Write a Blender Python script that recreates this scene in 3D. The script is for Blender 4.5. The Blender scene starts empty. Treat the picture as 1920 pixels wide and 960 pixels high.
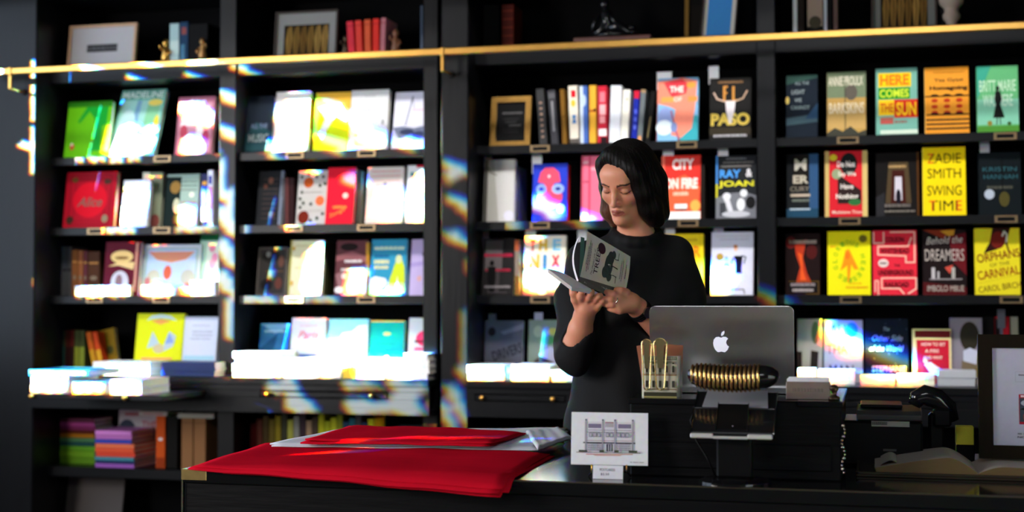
import bpy, math, random
import numpy as np
from mathutils import Vector, Matrix
random.seed(7)
S = bpy.context.scene
# ------------------------------------------------------------------ camera
F = 2667.0                                   # focal length in pixels of the 1920 px frame
YAW = math.radians(14.4); PITCH = math.atan(82 / F)
CAM = Vector((0, -5.8, 1.28))
FW = Vector((-math.sin(YAW) * math.cos(PITCH), math.cos(YAW) * math.cos(PITCH), math.sin(PITCH)))
RT = Vector((math.cos(YAW), math.sin(YAW), 0)); UP = RT.cross(FW)
cam = bpy.data.cameras.new('camera'); co = bpy.data.objects.new('camera', cam)
S.collection.objects.link(co); S.camera = co
cam.sensor_width = 36; cam.lens = 36 * F / 1920; cam.clip_end = 60; cam.clip_start = 0.05
co.matrix_world = Matrix((( RT.x, UP.x, -FW.x, CAM.x), (RT.y, UP.y, -FW.y, CAM.y), (RT.z, UP.z, -FW.z, CAM.z), (0, 0, 0, 1)))
cam.dof.use_dof = True; cam.dof.focus_distance = 3.55; cam.dof.aperture_fstop = 2.4
# ------------------------------------------------------------------ world, sun, daylight, exposure
S.view_settings.view_transform = 'Standard'; S.view_settings.look = 'None'
S.view_settings.exposure = 0.0; S.view_settings.gamma = 1.0; S.view_settings.use_curve_mapping = False
w = bpy.data.worlds.new('sky'); S.world = w; w.use_nodes = True
w.node_tree.nodes['Background'].inputs[0].default_value = (0.55, 0.72, 1.0, 1)
w.node_tree.nodes['Background'].inputs[1].default_value = 0.12
SUN = Vector((0.72, 0.65, -0.25)).normalized()          # direction in which the sunlight travels
LX = Vector((0.25, -0.22, 0.5))                          # direction in which the bevelled panes spread the colours
def sun(name, col, k, off):
    d = (SUN + LX.normalized() * off).normalized()
    l = bpy.data.lights.new(name, 'SUN'); l.color = col; l.energy = k; l.angle = math.radians(0.36)
    o = bpy.data.objects.new(name, l); S.collection.objects.link(o)
    o.rotation_euler = d.to_track_quat('-Z', 'Y').to_euler(); o.location = (-8, -6, 5)
SK = 170.0
sun('sunlight_red', (1, .05, .0), SK, -0.0026)
sun('sunlight_green', (0.0, 1, .02), SK, 0.0)
sun('sunlight_blue', (.0, .03, 1), SK, 0.0030)
def area(name, loc, rot, sx, sy, col, k):
    l = bpy.data.lights.new(name, 'AREA'); l.shape = 'RECTANGLE'; l.size = sx; l.size_y = sy; l.color = col; l.energy = k
    o = bpy.data.objects.new(name, l); S.collection.objects.link(o); o.location = loc; o.rotation_euler = rot
    return l
# daylight through the left window, then two added lamps with no source behind them
area('window_daylight_left', (-4.93, -2.7, 2.1), (0, math.radians(-90), 0), 2.2, 3.4, (.66, .80, 1.0), 105)
area('window_daylight_left_front', (-4.93, -5.75, 2.1), (0, math.radians(-88), math.radians(20)), 2.0, 1.5, (1.0, .95, .90), 210)
tl = area('added_cover_light', (-1.1, -2.0, 4.2), (math.radians(36), 0, 0), 4.6, .3, (1.0, .96, .90), 48)  # added lamp to brighten the book covers; no such fixture is known
tl.spread = math.radians(75)
area('added_lid_light', (-.2, -8.9, 3.85), (math.radians(84), 0, 0), 2.8, .7, (.95, .97, 1.0), 60)  # added lamp mirrored in the laptop lid; the wall behind it is solid
# ------------------------------------------------------------------ helpers
def ray(px, py):
    d = FW + RT * ((px - 960) / F) + UP * ((480 - py) / F)
    return d
def at(px, py, Y):
    d = ray(px, py); return CAM + d * ((Y - CAM.y) / d.y)
def atz(px, py, z):
    d = ray(px, py); return CAM + d * ((z - CAM.z) / d.z)
def lin(h, a=1.0):
    h = h.lstrip('#'); c = [int(h[i:i + 2], 16) / 255 for i in (0, 2, 4)]
    return tuple([(x / 12.92 if x <= .04045 else ((x + .055) / 1.055) ** 2.4) for x in c] + [a])
_m = {}
def mat(name, col, rough=.5, metal=0, noise=0, bump=0, scale=40, stretch=(1, 1, 1), attr=False, spec=.5, emit=0, coat=0, alpha=1, trans=0):
    if name in _m: return _m[name]
    m = bpy.data.materials.new(name); m.use_nodes = True; n = m.node_tree; b = n.nodes['Principled BSDF']
    c = lin(col) if isinstance(col, str) else col
    b.inputs['Roughness'].default_value = rough; b.inputs['Metallic'].default_value = metal
    b.inputs['Specular IOR Level'].default_value = spec; b.inputs['Coat Weight'].default_value = coat
    b.inputs['Transmission Weight'].default_value = trans
    tc = n.nodes.new('ShaderNodeTexCoord'); mp = n.nodes.new('ShaderNodeMapping'); mp.inputs['Scale'].default_value = stretch
    n.links.new(tc.outputs['Object'], mp.inputs[0])
    nt = n.nodes.new('ShaderNodeTexNoise'); nt.inputs['Scale'].default_value = scale; nt.inputs['Detail'].default_value = 4
    n.links.new(mp.outputs[0], nt.inputs['Vector'])
    hs = n.nodes.new('ShaderNodeHueSaturation')
    if attr:
        a = n.nodes.new('ShaderNodeAttribute'); a.attribute_name = 'Col'; n.links.new(a.outputs['Color'], hs.inputs['Color'])
    else: hs.inputs['Color'].default_value = c
    mr = n.nodes.new('ShaderNodeMapRange'); mr.inputs['To Min'].default_value = 1 - noise; mr.inputs['To Max'].default_value = 1 + noise
    n.links.new(nt.outputs['Fac'], mr.inputs['Value']); n.links.new(mr.outputs[0], hs.inputs['Value'])
    n.links.new(hs.outputs[0], b.inputs['Base Color'])
    if bump:
        bp = n.nodes.new('ShaderNodeBump'); bp.inputs['Strength'].default_value = bump; bp.inputs['Distance'].default_value = .004
        n.links.new(nt.outputs['Fac'], bp.inputs['Height']); n.links.new(bp.outputs[0], b.inputs['Normal'])
    if emit:
        n.links.new(hs.outputs[0], b.inputs['Emission Color']); b.inputs['Emission Strength'].default_value = emit
    _m[name] = m; return m
M_WOOD = mat('black_painted_wood', (.0046, .0049, .0060, 1), .32, spec=.17, noise=.35, bump=.10, scale=26, stretch=(.25, 3, 3))
M_WOODV = mat('black_painted_wood_upright', (.0046, .0049, .0060, 1), .32, spec=.17, noise=.35, bump=.10, scale=26, stretch=(3, 3, .25))
M_BACK = mat('black_panel', (.0016, .0016, .002, 1), .7, spec=.05, noise=.3, bump=.1)
M_BRASS = mat('brass', (.78, .42, .10, 1), .28, 1, noise=.15, scale=14)
M_BRASSD = mat('aged_brass', (.26, .18, .10, 1), .42, 1, noise=.25)
M_GOLD = mat('polished_gold', (.95, .70, .30, 1), .22, 1, noise=.05)
M_PRINT = mat('printed_paper', '#ffffff', .5, spec=.06, attr=True, noise=.05, scale=90)
M_MATTE = mat('matte_print', '#ffffff', .75, spec=.1, attr=True, noise=.06, scale=90)
M_PAGE = mat('page_edges', '#d9d2bf', .8, noise=.12, scale=30, stretch=(1, 1, 12), bump=.1)
M_BLK = mat('black_plastic', (.0035, .0035, .004, 1), .42, spec=.12, noise=.2)
M_BLKG = mat('black_gloss', (.006, .006, .007, 1), .12, noise=.1)
M_PAPER = mat('white_card', '#ececf4', .6, noise=.03)
C = S.collection
def tag(o, label=None, cat=None, group=None, kind=None):
    if label: o['label'] = label
    if cat: o['category'] = cat
    if group: o['group'] = group
    if kind: o['kind'] = kind
    return o
def thing(name, loc=(0, 0, 0), rz=0, label=None, cat=None, group=None, rx=0, ry=0):
    o = bpy.data.objects.new(name, None); C.objects.link(o); o.empty_display_size = .05
    o.location = loc; o.rotation_euler = (rx, ry, rz); return tag(o, label, cat, group)
_txt = {}
def text_mesh(s, bold=0.0, shear=0.0):
    k = (s, bold, shear)
    if k in _txt: return _txt[k]
    cu = bpy.data.curves.new('t', 'FONT'); cu.body = s; cu.offset = bold; cu.resolution_u = 3; cu.shear = shear
    o = bpy.data.objects.new('t', cu); C.objects.link(o); bpy.context.view_layer.update()
    me = bpy.data.meshes.new_from_object(o.evaluated_get(bpy.context.evaluated_depsgraph_get()))
    v = [(p.co.x, p.co.y) for p in me.vertices]; f = [tuple(p.vertices) for p in me.polygons]
    bpy.data.objects.remove(o); bpy.data.curves.remove(cu); bpy.data.meshes.remove(me)
    if v:
        xs = [p[0] for p in v]; ys = [p[1] for p in v]
        x0, y0 = min(xs), min(ys); W = max(max(xs) - x0, 1e-4); H = max(max(ys) - y0, 1e-4)
        v = [((x - x0) / W - .5, (y - y0) / H - .5) for x, y in v]
    _txt[k] = (v, f); return _txt[k]
class MB:
    def __init__(s): s.v = []; s.f = []; s.c = []
    def add(s, vs, fs, col='#ffffff'):
        n = len(s.v); s.v += [tuple(p) for p in vs]; c = lin(col) if isinstance(col, str) else col
        for f in fs: s.f.append(tuple(i + n for i in f)); s.c.append(c)
        return s
    def box(s, x0, x1, y0, y1, z0, z1, col='#ffffff'):
        vs = [(x, y, z) for z in (z0, z1) for y in (y0, y1) for x in (x0, x1)]
        return s.add(vs, [(0, 2, 3, 1), (4, 5, 7, 6), (0, 1, 5, 4), (2, 6, 7, 3), (0, 4, 6, 2), (1, 3, 7, 5)], col)
    def bbox(s, x0, x1, y0, y1, z0, z1, b=.003, col='#ffffff'):   # box with chamfered edges
        b = min(b, (x1 - x0) / 3, (y1 - y0) / 3, (z1 - z0) / 3); P = {}
        vs = []; fs = []
        X = (x0, x1); Y = (y0, y1); Z = (z0, z1)
        for i in (0, 1):
            for j in (0, 1):
                for k in (0, 1):
                    sx, sy, sz = 1 - 2 * i, 1 - 2 * j, 1 - 2 * k
                    for a, d in (('x', (0, b * sy, b * sz)), ('y', (b * sx, 0, b * sz)), ('z', (b * sx, b * sy, 0))):
                        P[i, j, k, a] = len(vs); vs.append((X[i] + d[0], Y[j] + d[1], Z[k] + d[2]))
        for i in (0, 1):
            fs.append(tuple(P[i, j, k, 'x'] for j, k in ((0, 0), (0, 1), (1, 1), (1, 0))))
            fs.append(tuple(P[j, i, k, 'y'] for j, k in ((0, 0), (1, 0), (1, 1), (0, 1))))
            fs.append(tuple(P[j, k, i, 'z'] for j, k in ((0, 0), (0, 1), (1, 1), (1, 0))))
            for j in (0, 1):
                fs.append((P[0, i, j, 'y'], P[1, i, j, 'y'], P[1, i, j, 'z'], P[0, i, j, 'z']))
                fs.append((P[i, 0, j, 'x'], P[i, 1, j, 'x'], P[i, 1, j, 'z'], P[i, 0, j, 'z']))
                fs.append((P[i, j, 0, 'x'], P[i, j, 1, 'x'], P[i, j, 1, 'y'], P[i, j, 0, 'y']))
                for k in (0, 1): fs.append((P[i, j, k, 'x'], P[i, j, k, 'y'], P[i, j, k, 'z']))
        return s.add(vs, fs, col)
    def prism(s, pts, axis, a, b, col='#ffffff'):      # polygon pts extruded along axis from a to b
        def mk(p, t): return {'x': (t, p[0], p[1]), 'y': (p[0], t, p[1]), 'z': (p[0], p[1], t)}[axis]
        n = len(pts); vs = [mk(p, a) for p in pts] + [mk(p, b) for p in pts]
        return s.add(vs, [tuple(range(n)), tuple(range(2 * n - 1, n - 1, -1))] + [(i, (i + 1) % n, n + (i + 1) % n, n + i) for i in range(n)], col)
    def tube(s, pts, r, n=10, col='#ffffff', closed=False):
        pts = [Vector(p) for p in pts]; rs = r if isinstance(r, (list, tuple)) else [r] * len(pts)
        vs = []; up = Vector((0, 0, 1)); m = len(pts); pn = None
        for i, p in enumerate(pts):
            if closed: d = pts[(i + 1) % m] - pts[i - 1]
            else: d = pts[min(i + 1, m - 1)] - pts[max(i - 1, 0)]
            d.normalize()
            if pn is None: a = d.cross(up if abs(d.z) < .9 else Vector((1, 0, 0))).normalized()
            else: a = (pn - d * pn.dot(d)).normalized()
            pn = a; b = d.cross(a)
            for k in range(n):
                t = 2 * math.pi * k / n; vs.append(p + (a * math.cos(t) + b * math.sin(t)) * rs[i])
        fs = []
        for i in range(m if closed else m - 1):
            j = (i + 1) % m
            for k in range(n): fs.append((i * n + k, i * n + (k + 1) % n, j * n + (k + 1) % n, j * n + k))
        if not closed: fs += [tuple(range(n - 1, -1, -1)), tuple((m - 1) * n + k for k in range(n))]
        return s.add(vs, fs, col)
    def lathe(s, prof, c=(0, 0, 0), n=24, col='#ffffff', axis='z'):
        vs = []; m = len(prof)
        for r, h in prof:
            for k in range(n):
                t = 2 * math.pi * k / n; x, y = r * math.cos(t), r * math.sin(t)
                q = (x, y, h) if axis == 'z' else (x, h, y)
                vs.append((q[0] + c[0], q[1] + c[1], q[2] + c[2]))
        fs = [(i * n + k, i * n + (k + 1) % n, (i + 1) * n + (k + 1) % n, (i + 1) * n + k) for i in range(m - 1) for k in range(n)]
        fs += [tuple(range(n - 1, -1, -1)), tuple((m - 1) * n + k for k in range(n))]
        return s.add(vs, fs, col)
    def art(s, ops, put):
        """flat printed shapes; put(u, v, layer) gives the 3-D point"""
        for L, o in enumerate(ops):
            k = o[0]; L += 1
            if k == 'r': x0, y0, x1, y1, c = o[1:]; P = [(x0, y0), (x1, y0), (x1, y1), (x0, y1)]
            elif k == 'e':
                cx, cy, rx, ry, c = o[1:]; P = [(cx + rx * math.cos(t * math.pi / 12), cy + ry * math.sin(t * math.pi / 12)) for t in range(24)]
            elif k == 'p': P, c = o[1:]
            elif k == 't':
                txt, cx, cy, tw, th, c = o[1:7]; rot = o[7] if len(o) > 7 else 0; bold = o[8] if len(o) > 8 else .015
                v, f = text_mesh(txt, bold, .35 if len(o) > 9 else 0)
                ct, st = math.cos(math.radians(rot)), math.sin(math.radians(rot)); asp = s.asp
                vs = []
                for x, y in v:
                    X, Y = x * tw, y * th * asp; vs.append(put(cx + X * ct - Y * st, cy + (X * st + Y * ct) / asp, L))
                s.add(vs, f, c); continue
            elif k == 'n':                              # small illegible line of print: a row of short dashes
                cx, cy, tw, th, c = o[1:6]; rr = random.Random(int(cx * 99 + cy * 77)); x = cx - tw / 2
                while x < cx + tw / 2:
                    ww = rr.uniform(.02, .07); x2 = min(x + ww, cx + tw / 2)
                    s.add([put(x, cy - th / 2, L), put(x2, cy - th / 2, L), put(x2, cy + th / 2 * rr.uniform(.5, 1), L), put(x, cy + th / 2, L)], [(0, 1, 2, 3)], c)
                    x = x2 + .012
                continue
            elif k == 'l':                              # polyline with width
                P0, wd, c = o[1:]
                for (xa, ya), (xb, yb) in zip(P0[:-1], P0[1:]):
                    dx, dy = xb - xa, (yb - ya) * s.asp; l = math.hypot(dx, dy) or 1; nx, ny = -dy / l * wd, dx / l * wd / s.asp
                    ex, ey = dx / l * wd * .5, dy / l * wd * .5 / s.asp
                    s.add([put(xa - ex - nx, ya - ey - ny, L), put(xb + ex - nx, yb + ey - ny, L), put(xb + ex + nx, yb + ey + ny, L), put(xa - ex + nx, ya - ey + ny, L)], [(0, 1, 2, 3)], c)
                continue
            s.add([put(x, y, L) for x, y in P], [tuple(range(len(P)))], c)
        return s
    asp = 1.4
    def build(s, name, m, parent=None, smooth=False, bevel=0):
        me = bpy.data.meshes.new(name); me.from_pydata(s.v, [], s.f)
        ca = me.color_attributes.new('Col', 'FLOAT_COLOR', 'CORNER')
        arr = np.repeat(np.array(s.c, dtype=np.float32).reshape(-1, 4), [len(f) for f in s.f], axis=0)
        ca.data.foreach_set('color', arr.ravel()); me.materials.append(m)
        if smooth: me.polygons.foreach_set('use_smooth', [True] * len(me.polygons))
        o = bpy.data.objects.new(name, me); C.objects.link(o); me.update()
        if parent: o.parent = parent
        if bevel:
            b = o.modifiers.new('b', 'BEVEL'); b.width = bevel; b.segments = 2; b.limit_method = 'ANGLE'
        return o
def struct(name, mb, m, **k):
    return tag(mb.build(name, m, **k), kind='structure')
# ------------------------------------------------------------------ room shell
XL, XR, YF, YB, ZC = -5.0, 2.6, -9.0, .50, 4.3
struct('floor', MB().box(XL - .3, XR + .3, YF - .2, YB + .2, -.1, 0), mat('dark_floor_boards', (.03, .024, .02, 1), .4, noise=.3, scale=8, stretch=(1, 6, 1)))
struct('ceiling', MB().box(XL - .3, XR + .3, YF - .2, YB + .2, ZC, ZC + .1), mat('dark_ceiling', (.05, .05, .05, 1), .8, noise=.1))
struct('wall_back', MB().box(XL - .3, XR + .3, YB, YB + .15, 0, ZC), M_BACK)
struct('wall_right', MB().box(XR, XR + .15, YF, YB, 0, ZC), mat('dark_wall_paint', (.02, .02, .022, 1), .8, noise=.1))
WY0, WY1, WZ0, WZ1 = -6.6, -.75, .8, 3.9                 # window opening in the left wall
struct('wall_left', MB().box(XL - .12, XL, YF, WY0, 0, ZC).box(XL - .12, XL, WY1, YB, 0, ZC).box(XL - .12, XL, WY0, WY1, 0, WZ0).box(XL - .12, XL, WY0, WY1, WZ1, ZC), _m['dark_wall_paint'])
struct('wall_front', MB().box(XL, -3.8, YF - .12, YF, 0, ZC).box(.6, XR, YF - .12, YF, 0, ZC).box(-3.8, .6, YF - .12, YF, 0, .9).box(-3.8, .6, YF - .12, YF, 3.1, ZC), _m['dark_wall_paint'])
# ------------------------------------------------------------------ unseen mask outside the left window, its gaps cut to place the sun patches
XT = -5.35
def onplane(p):                                         # where the ray of sun that hits p crosses the mask's plane
    t = (p.x - XT) / SUN.x; return (p.y - SUN.y * t, p.z - SUN.z * t)
GAPS = []
def gap(poly, Y=0.0): GAPS.append([onplane(at(x, y, Y)) for x, y in poly])
def gstreak(cx, cy, l, wd, Y=0.0, a=27):
    a = math.radians(a); c, s = math.cos(a), math.sin(a)
    gap([(cx + l / 2 * math.cos(t) * c - wd / 2 * math.sin(t) * s, cy + l / 2 * math.cos(t) * s + wd / 2 * math.sin(t) * c) for t in [k * math.pi / 8 for k in range(16)]], Y)
for q in [(215, 138, 60, 13, -.1), (325, 133, 62, 14, -.1), (447, 128, 66, 14, -.05), (425, 180, 34, 16, -.03), (425, 240, 34, 15, -.03),
          (855, 316, 60, 20, -.12), (862, 382, 54, 20, -.12), (858, 447, 58, 22, -.12), (487, 202, 90, 24, .05), (487, 268, 80, 26, .05),
          (600, 199, 70, 30, .05), (640, 222, 60, 26, .05), (690, 250, 80, 26, .05), (620, 270, 110, 20, .04), (765, 272, 70, 22, .03), (655, 258, 60, 10, .0),
          (410, 285, 60, 10, 0), (510, 290, 60, 12, 0), (360, 210, 90, 36, .05), (366, 275, 50, 44, .05), (643, 332, 46, 26, .04),
          (948, 360, 30, 36, .05), (1030, 390, 84, 24, .05), (960, 413, 40, 18, 0), (1080, 411, 70, 18, 0), (1352, 525, 50, 60, .05), (1313, 520, 30, 70, .05),
          (1590, 640, 100, 34, .12), (1665, 665, 90, 28, .12), (1725, 690, 50, 26, .12), (1460, 562, 80, 14, 0),
          (575, 828, 80, 8, -2.6)]:
    gstreak(*q[:4], q[4])
def blob(x0, y0, x1, y1, Y=0.0):
    cx, cy, a, b = (x0 + x1) / 2, (y0 + y1) / 2, (x1 - x0) / 2, (y1 - y0) / 2
    sh = .45 if Y <= -.02 and (x1 - x0) > 20 and y0 > 200 and not (Y == -.1 or Y == -.16 or Y == -.5 or Y == -.05 or Y == -.08) else 0
    e = .5 if not sh else .8; rr = 1.08 if sh else 1
    P = []
    for t in [k * math.pi / 12 for k in range(24)]:
        q = rr * (1 + (.16 * math.sin(3 * t + cx) + .08 * math.sin(5 * t + cy) if sh else 0))
        X_, Y_ = a * q * math.copysign(abs(math.cos(t)) ** e, math.cos(t)), b * q * math.copysign(abs(math.sin(t)) ** e, math.sin(t))
        P.append((cx + X_ + sh * Y_, cy + Y_))
    gap(P, Y)
for q in [(512, 165, 575, 282, .05), (203, 226, 244, 294, .06), (240, 250, 292, 294, .06), (262, 236, 296, 250, .08), (56, 115, 67, 170, -.12), (56, 172, 67, 228, -.12), (55, 235, 66, 328, -.12),
          (112, 286, 134, 306, 0), (138, 289, 160, 306, 0), (164, 287, 198, 305, 0), (203, 288, 232, 306, 0), (238, 288, 262, 303, 0),
          (224, 345, 276, 422, .05), (338, 385, 368, 424, .05), (195, 422, 255, 440, 0), (328, 419, 370, 436, 0), (372, 419, 405, 434, 0),
          (378, 360, 402, 422, .05), (690, 348, 752, 412, .05), (758, 310, 800, 412, .04), (447, 418, 468, 434, 0), (530, 414, 560, 430, 0),
          (560, 452, 603, 556, .05), (447, 552, 520, 572, 0), (524, 552, 580, 572, 0), (584, 552, 636, 570, 0), (642, 500, 686, 554, .05), (692, 535, 755, 556, .05),
          (138, 535, 197, 558, 0), (199, 535, 246, 558, 0), (262, 528, 320, 558, 0), (355, 500, 406, 558, .03), (264, 522, 280, 545, .03),
          (408, 290, 424, 380, -.03), (424, 350, 440, 400, -.03), (408, 384, 440, 440, -.03), (408, 446, 440, 500, -.03), (410, 506, 440, 560, -.03), (420, 562, 440, 640, -.03),
          (436, 655, 532, 714, -.1), (530, 668, 602, 714, -.1), (600, 645, 690, 716, -.05), (690, 660, 756, 716, -.08), (756, 655, 812, 716, -.08), (620, 640, 690, 700, .12),
          (505, 712, 560, 745, -.15), (535, 740, 585, 778, -.15), (640, 712, 705, 730, -.15), (640, 748, 720, 780, -.15), (715, 740, 790, 778, -.15), (730, 712, 795, 742, -.15),
          (798, 715, 822, 812, -.06), (828, 745, 850, 812, -.12), (850, 720, 878, 812, -.12), (862, 580, 878, 720, -.12),
          (176, 680, 286, 708, -.16), (55, 690, 178, 706, -.5), (57, 706, 128, 736, -.5), (135, 712, 200, 740, -.5), (207, 710, 270, 742, -.5),
          (978, 512, 1060, 548, .05), (976, 428, 1010, 446, .05), (872, 683, 946, 716, -.1), (956, 680, 1030, 716, -.1), (1030, 686, 1075, 716, -.1),
          (1494, 686, 1532, 716, 0), (1532, 688, 1606, 718, 0), (1640, 700, 1676, 718, 0), (1680, 696, 1754, 720, 0),
          (650, 812, 700, 818, -2.5), (1786, 806, 1832, 838, -2.3), (760, 808, 900, 814, -2.4)]:
    blob(*q[:4], q[4])
def leaves():  # opaque out-of-view screen with holes that shape the sunlight
    c = .02; ny = int((WY1 - WY0 + 1.2) / c); nz = int((WZ1 - WZ0 + 1.2) / c)
    Y0, Z0 = WY0 - .6, WZ0 - .6
    gy, gz = np.meshgrid(Y0 + (np.arange(ny) + .5) * c, Z0 + (np.arange(nz) + .5) * c, indexing='ij')
    op = np.ones(gy.shape, bool)
    for P in GAPS:
        ins = np.zeros(gy.shape, bool); n = len(P)
        for i in range(n):
            (ya, za), (yb, zb) = P[i], P[(i + 1) % n]
            if za == zb: continue
            ins ^= ((za > gz) != (zb > gz)) & (gy < (yb - ya) * (gz - za) / (zb - za) + ya)
        op &= ~ins
    # each opaque cell of the mask is a small slightly tilted quad
    iy, iz = np.nonzero(op); y = gy[iy, iz]; z = gz[iy, iz]; n = len(y)
    rs = np.random.RandomState(3); t = rs.uniform(-.003, .003, (n, 4)); h = c * .66
    V = np.empty((n, 4, 3)); 
    for k, (a, b) in enumerate(((-1, -1), (1, -1), (1, 1), (-1, 1))):
        V[:, k, 0] = XT + t[:, k]; V[:, k, 1] = y + a * h; V[:, k, 2] = z + b * h
    me = bpy.data.meshes.new('sun_mask'); me.from_pydata(V.reshape(-1, 3).tolist(), [], np.arange(4 * n).reshape(-1, 4).tolist())
    me.materials.append(mat('sun_mask_green', '#2c4a1e', .6, noise=.3)); o = bpy.data.objects.new('sun_mask', me); C.objects.link(o)
    tag(o, 'unseen green mask outside the left window, cut to shape the sun patches', 'sun mask', kind='stuff')
leaves()
struct('window_1', MB().box(XL - .10, XL - .02, WY0, WY0 + .06, WZ0, WZ1).box(XL - .10, XL - .02, WY1 - .06, WY1, WZ0, WZ1).box(XL - .10, XL - .02, WY0, WY1, WZ0, WZ0 + .06).box(XL - .10, XL - .02, WY0, WY1, WZ1 - .06, WZ1), M_BLK)
# ------------------------------------------------------------------ the bookcases
ZT, Z1, Z2, Z3, ZL, ZLB, Z5 = 2.335, 1.932, 1.610, 1.298, .946, .797, .520
BT = .036                                               # board thickness
YBK = .34                                               # back panel
def X(px, Y, py=562): return at(px, py, Y).x
x65, x408, x440, x793, x820 = X(64, -.12), X(409, -.03), X(440, -.03), X(793, -.03), X(820, -.03)
x826, x878, x1420, x1456 = X(826, -.12), X(878, -.12), X(1421, -.03), X(1456, -.03)
xr = X(1960, -.03)
def shelf(parent, xa, xb, z, th=BT, y0=0.0):
    return MB().bbox(xa, xb, y0, YBK, z - th, z, .002).build('shelf_board', M_WOOD, parent)
def case(label, bays, uprights, pil=(), panel=None):
    t = thing('bookcase', (0, 0, 0), label=label, cat='bookcase')
    MB().box(panel[0], panel[1], YBK, YBK + .02, 0, 3.0).build('back_panel', M_BACK, t)
    for (xa, xb, yf) in uprights: MB().bbox(xa, xb, yf, YBK, 0, 3.0, .003).build('upright', M_WOODV, t)
    for (xa, xb) in pil:
        MB().bbox(xa, xb, -.12, YBK, 0, 3.0, .006).build('pilaster', M_WOODV, t)
    for xa, xb in bays:
        shelf(t, xa, xb, ZT, .062, -.02)
        for z in (Z1, Z2, Z3): shelf(t, xa, xb, z)
        shelf(t, xa, xb, Z5, .045)
        shelf(t, xa, xb, 2.93)
        MB().bbox(xa, xb, .02, YBK, 0, .09).build('plinth', M_WOOD, t)
    MB().bbox(panel[0], panel[1], -.30, YBK, 2.66, 3.0, .01).build('shade_board', M_WOOD, t)  # added above the view to keep the top shelf in shade
    return t
cL = case('tall black bookcase of two bays at the far left, dappled with sun', [(x65, x408), (x440, x793)],
          [(x408, x440, -.03), (x793, x820, -.03)], [(X(-60, -.12), x65)], (X(-60, 0), x820))
cM = case('tall black bookcase behind the standing woman', [(x878, x1420)], [(x1420, x1456, -.03)], [(x826, x878)], (x820, x1456))
cR = case('tall black bookcase in shade at the far right', [(x1456, xr)], [(xr, xr + .06, -.03)], [], (x1456, xr + .06))
# protruding ledges with pull-out trays
def ledge(parent, xa, xb, slots):
    l = MB().bbox(xa, xb, -.15, YBK, ZL - .03, ZL, .003)
    # face rails above and below each slot
    zs0, zs1 = .862, .893
    l.bbox(xa, xb, -.145, -.12, zs1, ZL - .03, .001).bbox(xa, xb, -.145, -.12, ZLB, zs0, .001)
    xs = [xa] + [v for s in slots for v in s] + [xb]
    for i in range(0, len(xs), 2):
        if xs[i + 1] - xs[i] > .005: l.bbox(xs[i], xs[i + 1], -.143, -.12, zs0, zs1, .001)
    l.box(xa, xb, -.12, YBK, ZLB, ZLB + .02)
    return l.build('ledge', M_WOOD, parent)
def knob(parent, x, yf, z):
    return MB().lathe([(.003, 0), (.004, -.006), (.009, -.011), (.011, -.017), (.008, -.023), (.002, -.025)], (x, yf, z), 14, axis='y').build('knob', M_BRASS, parent, smooth=True)
def tray(parent, xa, xb, yf, kx):
    t = MB().bbox(xa, xb, yf, yf + .42, .866, .888, .002).build('pull_out_tray', M_WOOD, parent)
    for k in kx: knob(t, k, yf, .877)
    return t
sA = (X(70, -.15), X(336, -.15)); sB = (X(487, -.15), X(727, -.15)); sC = (X(890, -.15), X(1060, -.15))
for c, xa, xb, sl in ((cL, x65 + .0, x820, [sA, sB]), (cM, x878, x1456, [sC, (X(1190, -.15), X(1400, -.15))]), (cR, x1456, xr + .06, [(X(1560, -.15), X(1790, -.15))])):
    ledge(c, xa, xb, sl)
YT = -.52
tray(cL, X(53, YT, 745), X(306, YT, 745), YT, (X(62, YT, 745), X(237, YT, 745)))
tray(cL, sB[0] + .004, sB[1] - .004, -.147, (X(504, -.15), X(698, -.15)))
tray(cM, sC[0] + .004, sC[1] - .004, -.147, (X(905, -.15), X(1037, -.15)))
tray(cM, X(1190, -.15) + .004, X(1400, -.15) - .004, -.147, (X(1210, -.15), X(1380, -.15)))
tray(cR, X(1560, -.15) + .004, X(1790, -.15) - .004, -.147, (X(1634, -.15), X(1770, -.15)))
# brass label holders on the shelf edges
def holder(parent, px, z, th=BT):
    x = X(px, 0); h = .014; w = .042
    b = MB().box(x - w, x + w, -.006, 0, z - th / 2 - h, z - th / 2 - h + .006).box(x - w, x + w, -.006, 0, z - th / 2 + h - .006, z - th / 2 + h)
    b.box(x - w, x - w + .010, -.0062, 0, z - th / 2 - h, z - th / 2 + h).box(x + w - .010, x + w, -.0062, 0, z - th / 2 - h, z - th / 2 + h)
    o = b.build('label_holder', M_BRASSD, parent)
    MB().box(x - w + .011, x + w - .011, -.002, 0, z - th / 2 - .007, z - th / 2 + .007).build('label_card', M_BLK, o)
for px, z, c in [(303, Z1, cL), (179, Z2, cL), (303, Z2, cL), (178, Z3, cL), (303, Z3, cL), (552, Z1, cL), (687, Z1, cL), (551, Z2, cL), (687, Z2, cL), (552, Z3, cL), (687, Z3, cL),
                 (1013, Z1, cM), (1289, Z1, cM), (1013, Z2, cM), (1291, Z2, cM), (1013, Z3, cM), (1291, Z3, cM),
                 (1592, Z1, cR), (1888, Z1, cR), (1594, Z2, cR), (1888, Z2, cR), (1595, Z3, cR), (1896, Z3, cR)]: holder(c, px, z)
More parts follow.
